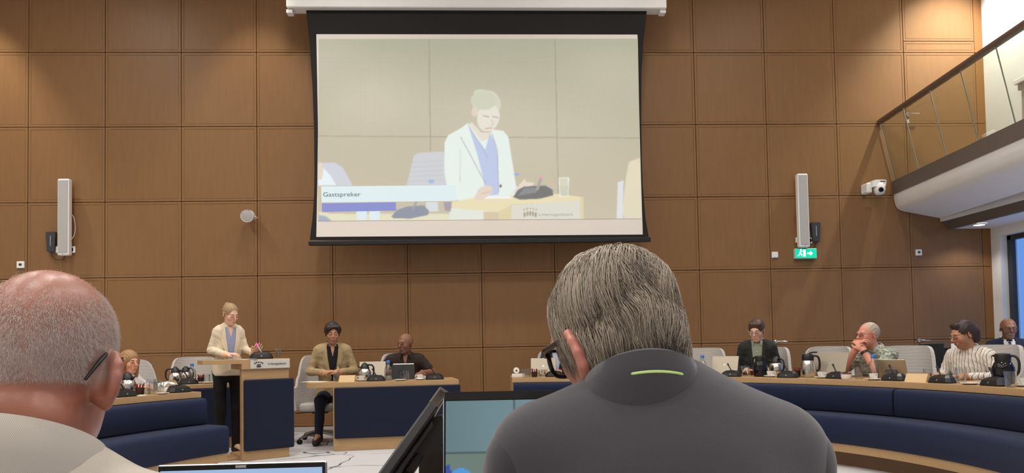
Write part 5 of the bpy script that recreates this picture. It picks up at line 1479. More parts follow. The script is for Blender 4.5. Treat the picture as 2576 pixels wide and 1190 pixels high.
def person(label, x, y, rz, S_=1.0, seated=True, headtop=1.30, hrot=(0, 0, 0), hoff=(0, .02), lean=.0, skin='fair', jaw=1.0, nose=1.0, female=False,
           arms=None, hands=None, top='jacket', top_mat='black', short=False, legs_mat='black', bulk=1.0, facecol=None, hair=None, haircol=(70, 50, 36), iris=(70, 50, 36), down=0.0,
           brow=(60, 44, 34), feet=True, h=.0085, group=None, legpose=None, clav=.0):
    root = thing('person', label, 'person', (x, y, 0), rz, group, S_)
    ht = headtop / S_; hcz = ht - .118
    Rh = rot3(*hrot)
    if seated:
        pel = A3(0, -.02, .54); nb = A3(hoff[0] * .6, lean * .85 + hoff[1] * .4 - .01, hcz - .135)
    else:
        pel = A3(0, 0, .92); nb = A3(hoff[0] * .6, lean * .8 + hoff[1] * .4 - .01, hcz - .135)
    hc = A3(hoff[0], nb[1] + .03 + hoff[1], hcz)
    mid = lambda t: pel * (1 - t) + nb * t
    sw = (.138 if female else .156) * bulk
    shz = nb[2] - .055
    sh = {s: A3(nb[0] + s * sw, nb[1] - .01, shz - clav) for s in (-1, 1)}
    arms = arms or {}
    el = {s: A3(*arms.get(('e', s), (s * .225, nb[1] + .08, .80 if seated else 1.08))) for s in (-1, 1)}
    wr = {s: A3(*arms.get(('w', s), (s * .08, nb[1] + .36, .80 if seated else 1.05))) for s in (-1, 1)}
    Lt = np.linalg.norm(nb - pel)
    tors = [ell(pel + A3(0, .0, .02), (.165 * bulk, .125 * bulk, .11), k=.06), ell(mid(.35), (.148 * bulk, .112 * bulk, Lt * .34), k=.06), ell(mid(.66), ((.150 if female else .160) * bulk, .112 * bulk, Lt * .33), k=.06),
            cap(sh[-1] * .82 + nb * .18 + A3(0, 0, -.022), sh[1] * .82 + nb * .18 + A3(0, 0, -.022), .064 * bulk, k=.06),
            cap(nb + A3(0, -.005, -.01), sh[1] * .7 + nb * .3 + A3(0, 0, .008), .046, .042, k=.05), cap(nb + A3(0, -.005, -.01), sh[-1] * .7 + nb * .3 + A3(0, 0, .008), .046, .042, k=.05)]
    armc = []; skin_arm = []; ak = .84 if female else .96
    for s in (-1, 1):
        u = [cap(sh[s], el[s], .049 * bulk * ak, .040 * ak, k=.03)]; f_ = [cap(el[s], wr[s], .040 * ak, .029 * ak, k=.015)]
        if short:
            m_ = sh[s] * .35 + el[s] * .65
            armc += [cap(sh[s], m_, .054 * bulk, .058, k=.03)]; skin_arm += [cap(sh[s], el[s], .048, .041, k=.03), cap(el[s], wr[s], .042, .029, k=.02)]
        else:
            armc += u + f_; skin_arm += [cap(sh[s], el[s], .044, .036, k=.03), cap(el[s], wr[s], .036, .028, k=.02)]
    leg = []; shoes = []
    for s in (-1, 1):
        if legpose and s in legpose: hp, kn, an, to = [A3(*q) for q in legpose[s]]
        elif seated: hp, kn, an, to = A3(s * .085, .0, .51), A3(s * .12, .40, .50), A3(s * .12, .40, .10), A3(s * .13, .54, .05)
        else: hp, kn, an, to = A3(s * .085, 0, .90), A3(s * .088, .02, .50), A3(s * .09, -.01, .09), A3(s * .10, .11, .04)
        leg += [cap(hp, kn, .082 * bulk, .058, k=.04), cap(kn, an, .056, .044, k=.03)]
        shoes.append((an, to))
    hp_ = []; fine = []
    hands = hands or {}
    for s in (-1, 1):
        hd = hands.get(s, dict()); dflt = wr[s] - el[s]
        d = A3(*hd.get('d', tuple(dflt))); nrm = A3(*hd.get('n', (0, 0, 1)))
        hp_ += hand_prims(wr[s], d, nrm, hd.get('curl', .5), -s, .95 if female else 1.05, hd.get('spread', 1.0), hd.get('thumb', .5))
        dn = d / np.linalg.norm(d); c_ = wr[s] + dn * .08; fine.append((c_ - .105, c_ + .105, .0060))
    hs = .95 if female else 1.0
    HP = xf(head_prims(jaw=jaw, nose=nose, brow=.7 if female else 1.0), Rh, hc, hs)
    NP = neck_prims(Rh, hc, nb, .044 if female else .055, hs)
    inner = [dict(p) for p in tors]
    for p in inner: p['r' if p['t'] == 'e' else 'ra'] = p['r' if p['t'] == 'e' else 'ra'] - .012
    for p in inner:
        if p['t'] == 'c': p['rb'] -= .012
    legi = [dict(p, ra=p['ra'] - .012, rb=p['rb'] - .012) for p in leg]
    feetp = [cap(a, t_, .034, .026, k=.03) for a, t_ in shoes]
    fine.append((hc - .13, hc + .13, .0041))
    V, Q = solid(inner + legi + feetp + skin_arm + NP + HP + hp_, .019, fine, smooth=1)
    base = A3(*[lin(c) for c in SKIN[skin]]); col = np.tile(base, (len(V), 1))
    L = ((V - hc) @ Rh) / hs                     # head-local coordinates
    inh = np.abs(L).max(1) < .14
    def blend(mask, c, a=1.0):
        a_ = (mask * a)[:, None]; col[:] = col * (1 - a_) + A3(*[lin(v) for v in c]) * a_
    g3 = lambda cx_, cy_, cz_, sx, sy, sz: np.exp(-(((L[:, 0] - cx_) / sx) ** 2 + ((L[:, 1] - cy_) / sy) ** 2 + ((L[:, 2] - cz_) / sz) ** 2)) * inh
    rosy = tuple(int(c * k_) for c, k_ in zip(SKIN[skin], (1.0, .80, .78)))
    blend(g3(.04, .07, -.03, .025, .05, .025) + g3(-.04, .07, -.03, .025, .05, .025), rosy, .5); blend(g3(0, .11, -.022, .014, .03, .014), rosy, .6)
    blend(np.clip(g3(.085, -.01, 0, .02, .03, .035) + g3(-.085, -.01, 0, .02, .03, .035), 0, 1), rosy, .5)
    lips = (np.exp(-((np.abs(L[:, 0]) / .0185) ** 6 + ((L[:, 2] + .061) / .0078) ** 4)) * (L[:, 1] > .07) * inh)
    lc = tuple(int(c * k_) for c, k_ in zip(SKIN[skin], (.88, .62, .62))); blend(lips, lc, .6)
    if facecol: facecol(L, inh, blend, g3)
    blend(np.exp(-((np.abs(L[:, 2] - .006) / .010) ** 2 + ((np.abs(L[:, 0]) - .031) / .018) ** 2)) * (L[:, 1] > .06) * inh, tuple(int(c * .82) for c in SKIN[skin]), .45)
    me = raw_mesh('body', V, Q, col); link('body', me, 'skin', root)
    # garments
    upper = [p for p in tors]
    if top == 'jacket' and seated:
        hem = [ell(pel + A3(0, 0, .0 if seated else -.02), (.178 * bulk, .14 * bulk, .13), k=.05)]
        upper = upper + hem
    gv, gq = solid(upper + armc, h, inf=.008 if top == 'jacket' else .004, smooth=2)
    if not seated:
        gv[:, 2] = np.where((np.abs(gv[:, 0]) < .2) & (np.abs(gv[:, 1]) < .2), np.maximum(gv[:, 2], .93), gv[:, 2])
    gv = folds(gv, gq, .0036 if top == 'jacket' else .0034, 2.7, seed=int(abs(x) * 10) % 7)
    link({'jacket': 'jacket', 'shirt': 'shirt', 'polo': 'polo_shirt'}.get(top, 'top'), raw_mesh('garment', gv, gq), top_mat, root)
    tv, tq = solid(leg + [ell(pel + A3(0, -.0, -.0), (.165 * bulk, .13 * bulk, .10), k=.05)], .016, inf=.004, smooth=2); tv = folds(tv, tq, .004, 1.0, 2)
    link('trousers', raw_mesh('trousers', tv, tq), legs_mat, root)
    for a, t_ in shoes:
        sv, sq = solid([cap(a + A3(0, -.03, -.045), t_ + A3(0, 0, -.012), .040, .034, k=.03), cap(a + A3(0, -.01, 0), a + A3(0, -.02, -.04), .044, .046, k=.03), ell(t_ * .5 + a * .5 + A3(0, .0, -.035), (.045, .06, .04), k=.03)], .012, smooth=1)
        sv[:, 2] = np.maximum(sv[:, 2], .004 if not legpose else -9)
        sb = link('shoe', raw_mesh('shoe', sv, sq), mat('shoe_dark', S(52, 40, 34), .6, var=.15), root)
    if hair:
        HR = xf(hair, Rh, hc, hs)
        hv, hq = solid(HR, .0064, smooth=1)
        N = vnormals(hv, hq); Lh = (hv - hc) @ Rh
        th_ = np.arctan2(Lh[:, 0], Lh[:, 2] + .06 + .0 * Lh[:, 1])
        w_ = np.sin(th_ * 34 + 2.2 * np.sin(Lh[:, 1] * 38) + 1.5 * np.sin(Lh[:, 2] * 30)) * .55 + np.sin(th_ * 83 + 3 * np.sin(Lh[:, 1] * 55 + Lh[:, 0] * 20)) * .45
        hv = hv + N * (.0016 * w_)[:, None]
        hcL = A3(*[lin(c) for c in haircol]); hc_ = np.clip(hcL[None] * (1 + .28 * w_[:, None] + .25 * np.random.default_rng(3).random((len(hv), 1))), 0, 1)
        link('hair', raw_mesh('hair', hv, hq, hc_), 'hair', root)
    add_eyes(root, hc, Rh, hs, iris, down, brow)
    ml = [hc + Rh @ (A3(x_, y_, -.0608) * hs) for x_, y_ in ((-.020, .0862), (-.012, .0925), (0, .0945), (.012, .0925), (.020, .0862))]
    MB().tube(ml, [.0007, .0014, .0016, .0014, .0007], 6).build('mouth', mat('mouth_%s' % skin, S(*[int(c * k_) for c, k_ in zip(SKIN[skin], (.62, .40, .40))]), .6, var=0), root)
    return dict(root=root, hc=hc, Rh=Rh, nb=nb, dr=Drape(gv, gq), hs=hs, sh=sh, wr=wr, el=el, pel=pel)
def shirt_v(P, m, depth=.28, w_=.055, zoff=.0, cx=0.0, name='shirt_front'):
    nb = P['nb']; z1 = nb[2] - .005 + zoff
    L = [(nb[0] - w_ * .95 + cx, z1), (nb[0] - w_ * .75 + cx, z1 - depth * .4), (nb[0] - w_ * .38 + cx, z1 - depth * .8), (nb[0] - .012 + cx, z1 - depth)]
    R = [(2 * (nb[0] + cx) - a, b) for a, b in L]
    return P['dr'].patch(L, R, .004, .003, 9, 16).build(name, m, P['root'])
def lapels(P, m, depth=.30, w_=.06, lw=.045, cx=0.0):
    nb = P['nb']; z1 = nb[2] + .004
    for s in (-1, 1):
        inn = [(nb[0] + cx + s * w_ * .92, z1), (nb[0] + cx + s * w_ * .78, z1 - depth * .35), (nb[0] + cx + s * w_ * .42, z1 - depth * .75), (nb[0] + cx + s * .01, z1 - depth)]
        out = [(nb[0] + cx + s * (w_ + .012), z1 - .004), (nb[0] + cx + s * (w_ * .8 + lw), z1 - depth * .36), (nb[0] + cx + s * (w_ * .5 + lw * .8), z1 - depth * .62), (nb[0] + cx + s * .016, z1 - depth - .004)]
        a, b = (inn, out) if s > 0 else (out, inn)
        P['dr'].patch(a, b, .010, .006, 6, 14).build('lapel', m, P['root'])
def buttons(P, zs, m='porcelain', x=0.0):
    for z in zs:
        y = P['dr'].y(x, z)
        if y is None: continue
        b = MB().lathe([(.006, 0), (.006, .003)], 8); b.v = [(x + u, y + .011 + w_, z + v) for u, v, w_ in b.v]; b.build('button', m, P['root'])
# ---- hair shapes (head-local)
FACE = lambda dz=0.0, r=.118: ell((0, .122, -.042 + dz), (.078, .092, r), k=.008, op='-')
CUTN = lambda z: ell((0, -.02, z - .30), (.3, .3, .30), k=.01, op='-')
def hair_short(t=.010, hl=.0): return [ell((0, -.020, .036), (.077 + t, .096 + t, .088 + t), k=.02), cap((-.05, .055, .085 + t * .5), (.03, .062, .092 + t * .5), .022, k=.03), FACE(hl), CUTN(-.055)] + earcut()
def earcut(): return [ell((s * .088, .018, -.03), (.03, .03, .045), k=.01, op='-') for s in (-1, 1)]
def hair_bun(): return [ell((0, -.020, .034), (.082, .102, .092), k=.02), ell((0, -.100, .085), (.030, .028, .026), k=.015), FACE(.010, .124), CUTN(-.06)] + earcut()
def hair_wavy(): return [ell((0, -.022, .038), (.092, .108, .104), k=.02), cap((-.055, .07, .085), (.045, .078, .075), .026, .022, k=.03), cap((.05, .07, .08), (.078, .045, .03), .022, .016, k=.03), cap((-.078, .0, .06), (-.084, .02, -.01), .02, .014, k=.02), ell((-.014, .126, -.032), (.072, .092, .116), k=.008, op='-'), CUTN(-.075)] + earcut()
def hair_back(): return [ell((0, -.030, .034), (.088, .106, .098), k=.02), cap((-.045, -.09, .0), (-.04, -.085, -.075), .045, .03, k=.03), cap((.045, -.09, .0), (.04, -.085, -.075), .045, .03, k=.03), cap((-.03, .05, .105), (.03, .05, .105), .02, k=.03), FACE(.0, .116), CUTN(-.12)] + earcut()
def hair_long(): return [ell((0, -.018, .034), (.088, .104, .096), k=.02), cap((-.078, .01, .02), (-.082, .0, -.14), .026, .024, k=.03), cap((.078, .01, .02), (.082, .0, -.14), .026, .024, k=.03), cap((0, -.085, .0), (0, -.075, -.13), .06, .05, k=.03), ell((.006, .124, -.046), (.062, .090, .110), k=.008, op='-')]
def hair_thin(): return [ell((0, -.026, .036), (.081, .098, .091), k=.02), FACE(.014, .124), CUTN(-.05)] + earcut()
def jcollar(P, m, r=.062):
    return collar_band(P['root'], P['nb'] + A3(0, .0, -.012), r + .008, r + .028, -.004, .034, m, 'jacket_collar', gap=62, tilt=26)
def neck_v(P, skin, depth, w_):
    nb = P['nb']; z1 = nb[2] + .004; L = [(nb[0] - w_, z1), (nb[0] - w_ * .6, z1 - depth * .5), (nb[0] - .003, z1 - depth)]
    return P['dr'].patch(L, [(2 * nb[0] - a, b) for a, b in L], .009, .003, 7, 10).build('open_neck', mat('neck_' + skin, S(*SKIN[skin]), .5, var=.04), P['root'])
mat('blazer_ivory', S(222, 206, 180), .85, var=.05, scale=20, bump=.4, bscale=25)
mat('blazer_sand', S(168, 146, 108), .85, var=.07, scale=20, bump=.5, bscale=22)
mat('blouse_blue', S(150, 158, 190), .7, var=.1, scale=30, bump=.5, bscale=40)
mat('black_cloth', S(24, 22, 24), .9, var=.1, bump=.3, bscale=40)
mat('jeans', S(28, 34, 50), .9, var=.15, bump=.3, bscale=300)
mat('brown_polo', S(44, 32, 28), .85, var=.15, scale=30, bump=.5, bscale=30)
mat('suit_dark', S(32, 34, 40), .85, var=.08, bump=.3, bscale=35)
mat('suit_green', S(38, 40, 36), .85, var=.08, bump=.4, bscale=30)
mat('suit_navy', S(30, 36, 58), .85, var=.08, bump=.3, bscale=35)
mat('sage', S(150, 156, 136), .8, var=.06, bump=.4, bscale=30)
mat('shirt_white', S(226, 224, 222), .8, var=.03, bump=.3, bscale=30)
mat('shirt_pale', S(196, 206, 222), .8, var=.04, bump=.3, bscale=30)
mat('tie_blue', S(52, 66, 100), .6, var=.1)
mat('knit_white', S(222, 216, 212), .95, var=.05, bump=.5, bscale=60)
speckle_material('blazer_fleck', S(170, 148, 110), S(180, 158, 120), 90, .5)
def faceto(px, py_, Y):       # column px at depth Y
    d = ray(px, py_); return d[0] / d[1] * Y
def cxy(px, Y): return faceto(px, 870, Y), Y
# ---- standing speaker at the lectern
def stubble(c, a=.5):
    def f(L, inh, blend, g3): blend(np.clip(g3(0, .075, -.085, .055, .06, .035) + g3(.045, .04, -.07, .03, .05, .04) + g3(-.045, .04, -.07, .03, .05, .04), 0, 1), c, a)
    return f
x, y = cxy(573, 8.22)
P = person('young woman in an ivory blazer and blue blouse standing at the lectern, head bowed', x, y, 213, 1.0, False, 1.645, hrot=(16, 22, 3), hoff=(0, .055), lean=.03, skin='pale', jaw=.88, nose=.85, female=True,
           arms={('e', 1): (.176, .0, 1.14), ('w', 1): (.08, .25, 1.09), ('e', -1): (-.178, .04, 1.14), ('w', -1): (-.19, .30, 1.10)},
           hands={1: dict(d=(-.75, .6, .1), n=(.2, .1, 1), curl=.55), -1: dict(d=(-.25, .75, .55), n=(.2, .6, -.7), curl=.25, spread=1.25)},
           top_mat='blazer_ivory', legs_mat='black_cloth', bulk=.87, hair=hair_bun(), haircol=(150, 124, 92), iris=(90, 110, 130), down=1.0, brow=(128, 96, 68), h=.0065)
P['pel'] = P['pel']
sk = solid([ell((0, .005, .93), (.160, .130, .26), k=.05)], .008, inf=.004); sk[0][:, 2] = np.clip(sk[0][:, 2], .862, 1.06)
link('blazer_skirt', raw_mesh('blazer_skirt', folds(*sk, .004), sk[1]), 'blazer_ivory', P['root'])
shirt_v(P, 'blouse_blue', .42, .060); lapels(P, 'blazer_ivory', .40, .062, .05); buttons(P, [1.04], 'brown_cup', .02); jcollar(P, 'blazer_ivory', .052)
neck_v(P, 'pale', .11, .030)
# ---- guest in the sand blazer
x, y = cxy(836, 9.17)
P = person('dark-haired man in a sand blazer over a black shirt sitting at the guest table', x, y, 192, 1.07, True, 1.44, hrot=(4, 8, 0), hoff=(0, .03), lean=.10, skin='tan', jaw=1.0,
           arms={('e', 1): (.25, .06, .80), ('w', 1): (.10, .34, .80), ('e', -1): (-.245, .08, .80), ('w', -1): (-.05, .38, .80)},
           hands={1: dict(d=(-.9, .35, .08), n=(.3, .1, 1), curl=.6), -1: dict(d=(.85, .3, .12), n=(-.2, .1, 1), curl=.45)},
           top_mat='blazer_sand', legs_mat='jeans', bulk=1.02, hair=hair_wavy(), haircol=(46, 38, 36), down=.5, brow=(40, 32, 28), facecol=stubble((104, 80, 70), .45),
           legpose={1: ((.085, 0, .51), (.14, .36, .49), (.16, .28, .11), (.20, .40, .05)), -1: ((-.085, 0, .51), (-.10, .40, .50), (-.06, .30, .12), (-.10, .42, .06))})
shirt_v(P, 'black_cloth', .42, .070); lapels(P, 'blazer_sand', .38, .072, .055); neck_v(P, 'tan', .12, .024); jcollar(P, 'blazer_sand')
collar_band(P['root'], P['nb'], .062, .078, -.004, .034, 'black_cloth', gap=38, tilt=22)
# ---- bald guest in a brown polo
x, y = cxy(1019, 9.28)
P = person('bald man in a dark brown polo shirt sitting at the guest table, looking aside', x, y, 184, 1.04, True, 1.30, hrot=(-38, 6, 0), hoff=(-.01, .04), lean=.16, skin='deep', jaw=1.0,
           arms={('e', 1): (.29, .12, .79), ('w', 1): (.14, .26, .80), ('e', -1): (-.31, .16, .79), ('w', -1): (-.20, .36, .79)},
           hands={1: dict(d=(-.6, .8, 0), n=(0, 0, 1), curl=.5), -1: dict(d=(.3, .9, 0), n=(0, 0, 1), curl=.5)},
           top='polo', top_mat='brown_polo', short=True, legs_mat='jeans', bulk=1.12, facecol=stubble((100, 86, 80), .55), brow=(60, 46, 40))
collar_band(P['root'], P['nb'], .064, .086, -.010, .030, 'brown_polo', gap=34, tilt=22)
neck_v(P, 'deep', .13, .028)
# ---- half hidden man in a dark suit (right desk, screen end)
x, y = ring(1404, 4.62)
P = person('man in a dark suit and open pale shirt half hidden behind the grey-haired man', x, y, face(x, y) - 6, 1.0, True, 1.30, hrot=(-16, 4, 0), lean=.10, skin='fair', top_mat='suit_dark', legs_mat='black_cloth', hair=hair_short(.012), haircol=(120, 100, 82), brow=(110, 90, 70))
shirt_v(P, 'shirt_pale', .30, .060); lapels(P, 'suit_dark', .34, .062, .045); jcollar(P, 'suit_dark'); collar_band(P['root'], P['nb'], .058, .076, -.004, .036, 'shirt_pale', gap=30, tilt=22)
# ---- young man with glasses
x, y = ring(1906, 4.55)
P = person('young man with glasses, dark jacket and sage shirt looking down at his laptop', x, y, face(x, y) + 16, 1.02, True, 1.375, hrot=(-12, 20, 0), hoff=(0, .05), lean=.10, skin='pale', jaw=.98,
           arms={('e', 1): (.225, .06, .78), ('w', 1): (.11, .34, .79), ('e', -1): (-.225, .06, .78), ('w', -1): (-.11, .34, .79)}, top_mat='suit_green', legs_mat='black_cloth', bulk=1.0, hair=hair_short(.011), haircol=(72, 54, 40), down=.8, brow=(80, 60, 46))
shirt_v(P, 'sage', .40, .064); lapels(P, 'suit_green', .40, .066, .045); jcollar(P, 'suit_green'); collar_band(P['root'], P['nb'], .060, .080, -.004, .040, 'sage', gap=26, tilt=24); buttons(P, [P['nb'][2] - .10, P['nb'][2] - .19, P['nb'][2] - .27])
add_glasses(P['root'], P['hc'], P['Rh'], 1.0, mat('clear_frame', S(150, 140, 140), .3), th=.0017)
# ---- older man in a leaf print shirt, hands folded at his mouth
x, y = ring(2222, 4.46)
P = person('grey-haired older man in a leaf print shirt with hands folded at his mouth', x, y, face(x, y) - 6, 1.03, True, 1.295, hrot=(-16, 2, 0), hoff=(.0, .05), lean=.17, skin='pink', jaw=1.06, nose=1.15,
           arms={('e', 1): (.20, .36, .785), ('w', 1): (.035, .37, 1.005), ('e', -1): (-.19, .38, .785), ('w', -1): (-.05, .38, 1.00)},
           hands={1: dict(d=(-.55, -.1, .75), n=(.7, .5, .2), curl=.85), -1: dict(d=(.55, -.05, .75), n=(-.7, .5, .2), curl=.8)},
           top='shirt', top_mat='leafy', short=True, legs_mat='jeans', bulk=1.14, hair=hair_thin(), haircol=(168, 152, 132), brow=(170, 150, 130),
           facecol=lambda L, inh, blend, g3: blend(np.clip(g3(0, .08, -.085, .05, .05, .03), 0, 1), (200, 186, 172), .75))
collar_band(P['root'], P['nb'], .064, .088, -.008, .034, 'leafy', gap=36, tilt=22)
add_glasses(P['root'], P['hc'], P['Rh'], 1.0, 'dark_grey', w_=.023, h=.014, th=.0015)
wv = P['wr'][-1] * .88 + P['el'][-1] * .12; dv = (P['el'][-1] - P['wr'][-1]); dv /= np.linalg.norm(dv)
MB().tube([tuple(wv - dv * .012), tuple(wv + dv * .014)], .036, 16).build('wristwatch', 'brown_cup', P['root'])
# ---- man in a striped shirt
x, y = ring(2448, 4.52)
P = person('dark-haired man with round glasses in a white striped shirt looking down', x, y, face(x, y) + 4, 1.0, True, 1.275, hrot=(-24, 18, 0), hoff=(.0, .06), lean=.06, skin='tan', jaw=1.0, nose=1.1,
           arms={('e', 1): (.245, .08, .78), ('w', 1): (.10, .36, .79), ('e', -1): (-.245, .08, .78), ('w', -1): (-.12, .38, .79)},
           top='shirt', top_mat='striped', legs_mat='jeans', bulk=1.08, hair=hair_back(), haircol=(48, 36, 32), down=.9, brow=(44, 34, 30), facecol=stubble((120, 92, 76), .55))
collar_band(P['root'], P['nb'], .060, .078, -.006, .032, 'striped', gap=30, tilt=22)
add_glasses(P['root'], P['hc'], P['Rh'], 1.0, mat('gold_wire', S(150, 120, 90), .3, .8, var=0), w_=.021, h=.017, th=.0011)
# ---- man in navy suit and tie in the corner
x, y = cxy(2533, 8.45)
P = person('bald man with glasses in a navy suit and tie sitting in the right corner', x, y, 156, 1.03, True, 1.345, hrot=(4, 4, 0), lean=.06, skin='brown', jaw=1.0, top_mat='suit_navy', legs_mat='suit_navy', bulk=1.06,
           arms={('e', 1): (.27, .08, .78), ('w', 1): (.03, .30, .86), ('e', -1): (-.27, .08, .78), ('w', -1): (-.03, .28, .88)},
           hands={1: dict(d=(-.4, .2, .8), n=(.8, .3, 0), curl=.5), -1: dict(d=(.4, .2, .8), n=(-.8, .3, 0), curl=.5)},
           facecol=lambda L, inh, blend, g3: (blend(np.clip(g3(0, .082, -.075, .05, .05, .03), 0, 1), (140, 128, 120), .6), blend(np.clip(g3(.08, -.03, .01, .02, .05, .03) + g3(-.08, -.03, .01, .02, .05, .03), 0, 1), (120, 110, 106), .6)), brow=(120, 110, 104))
shirt_v(P, 'shirt_white', .32, .062); lapels(P, 'suit_navy', .38, .066, .048); jcollar(P, 'suit_navy'); collar_band(P['root'], P['nb'], .060, .078, -.004, .038, 'shirt_white', gap=24, tilt=24)
nb = P['nb']; P['dr'].patch([(-.012, nb[2] - .02), (-.022, nb[2] - .15), (-.02, nb[2] - .33)], [(.012, nb[2] - .02), (.022, nb[2] - .15), (.02, nb[2] - .33)], .012, .004, 4, 14).build('tie', 'tie_blue', P['root'])
kn = MB().lathe([(.001, -.016), (.011, -.014), (.016, .012), (.001, .016)], 10); kn.v = [(a_, b_ + nb[1] + .078, c_ + nb[2] - .022) for a_, b_, c_ in kn.v]; kn.build('tie_knot', 'tie_blue', P['root'])
add_glasses(P['root'], P['hc'], P['Rh'], 1.0, 'dark_grey', th=.0016)
# ---- woman in white on the left
x, y = ring(301, 4.62)
P = person('woman with shoulder-length light brown hair in a white top beside the bald man\'s ear', x, y, face(x, y) + 8, 1.0, True, 1.155, hrot=(-6, 6, 0), lean=.10, skin='fair', jaw=.92, nose=.9, female=True, top='shirt', top_mat='knit_white', legs_mat='jeans', hair=hair_long(), haircol=(150, 112, 76), brow=(120, 90, 66),
           arms={('e', 1): (.24, .12, .78), ('w', 1): (.08, .34, .79), ('e', -1): (-.24, .12, .78), ('w', -1): (-.08, .34, .79)})

# ------------------------------------------------------------------ the two men in the foreground, seen from behind
def ear_prims(s, c=(0, -.012, -.002), out=30, k=1.0, bx=.074):
    """outer ear with rim, bowl and lobe; s = side"""
    Re = np.array(Matrix.Rotation(math.radians(s * out), 3, 'Z') @ Matrix.Rotation(math.radians(-10), 3, 'X'))
    o = A3(s * bx, c[1], c[2])
    def L(x, y, z): return o + Re @ (A3(s * x, y, z) * k)
    P = [ell(L(.006, -.012, .0), (.006, .018, .032), Re, k=.006)]
    rim = [(.004, .008, .016), (.008, .006, .030), (.012, -.006, .037), (.014, -.020, .033), (.014, -.029, .018), (.012, -.030, .0), (.009, -.024, -.016), (.006, -.014, -.026), (.004, -.006, -.032)]
    for a, b in zip(rim, rim[1:]): P.append(cap(L(*a), L(*b), .0044 * k, k=.011))
    P.append(ell(L(.005, -.006, -.032), (.006, .010, .012), Re, k=.006)); P.append(cap(L(-.006, -.004, .018), L(-.004, -.004, -.026), .008, k=.012))
    P.append(ell(L(.014, -.012, .004), (.007, .010, .016), Re, k=.004, op='-'))
    return P
def tube_strands(paths, r0, taper, sides=3):
    """paths: (N, n, 3) -> verts, quads of thin tapering tubes"""
    N, n, _ = paths.shape; t = np.gradient(paths, axis=1); t /= np.linalg.norm(t, axis=2, keepdims=True) + 1e-9
    ref = np.array([.37, .61, .7]); u = np.cross(t, ref); u /= np.linalg.norm(u, axis=2, keepdims=True) + 1e-9; v = np.cross(t, u)
    rr = (np.asarray(r0).reshape(-1, 1) * np.linspace(1, taper, n)[None])[..., None]
    ring_ = [paths + rr * (math.cos(2 * math.pi * q / sides) * u + math.sin(2 * math.pi * q / sides) * v) for q in range(sides)]
    V = np.stack(ring_, 2).reshape(-1, 3)
    base = (np.arange(N)[:, None] * n + np.arange(n - 1)[None]).reshape(-1) * sides
    Q = np.concatenate([np.stack([base + q, base + (q + 1) % sides, base + sides + (q + 1) % sides, base + sides + q], 1) for q in range(sides)])
    return V, Q
def near_chair(x, y, label):
    t = thing('visitor_chair', label, 'chair', (x, y, 0))
    MB().box((-.24, -.22, .42), (.24, .24, .47), .02).build('seat', 'chair', t)
    MB().box((-.22, -.26, .50), (.22, -.22, .72), .015).build('backrest', 'chair', t)
    for sx in (-.2, .2):
        MB().tube([(sx, -.24, .6), (sx, -.22, .44), (sx, -.2, 0.0)], .013, 8).build('leg', 'chrome', t)
        MB().tube([(sx, .2, .44), (sx, .2, 0.0)], .013, 8).build('leg', 'chrome', t)
def lower_body(pel):
    P = []
    for s in (-1, 1): P += [cap(pel + A3(s * .09, 0, -.02), pel + A3(s * .12, .40, -.02), .085, .06, k=.04), cap(pel + A3(s * .12, .40, -.02), pel + A3(s * .12, .38, -.42), .058, .045, k=.03), cap(pel + A3(s * .12, .38, -.46), pel + A3(s * .13, .50, -.48), .036, .03, k=.03)]
    return P
mat('sweater', S(62, 60, 66), .95, var=.05, scale=120, bump=.25, bscale=500, sheen=.3)
mat('sweater_sleeve', S(52, 50, 55), .95, var=.05, scale=120, bump=.25, bscale=500, sheen=.3)
mat('lime', S(190, 222, 130), .6, var=.03)
mat('linen', S(186, 178, 166), .95, var=.05, scale=160, bump=.35, bscale=420)
def knit_weave():
    t = NT('woven_collar'); oc = t.coord('Object'); sep = t.n('ShaderNodeSeparateXYZ'); t.l(oc, sep.inputs[0])
    a = t.math('SINE', t.math('MULTIPLY', sep.outputs[2], 2100)); b = t.math('SINE', t.math('MULTIPLY', t.math('ADD', sep.outputs[0], sep.outputs[1]), 2100))
    m = t.math('MULTIPLY', a, b); c = t.mix(t.math('ADD', t.math('MULTIPLY', m, .5), .5), S(160, 152, 142), S(200, 194, 184)); t.l(c, t.b.inputs['Base Color']); t.b.inputs['Roughness'].default_value = .95
    MATS['woven'] = t.m
knit_weave()
rng = np.random.default_rng(11)
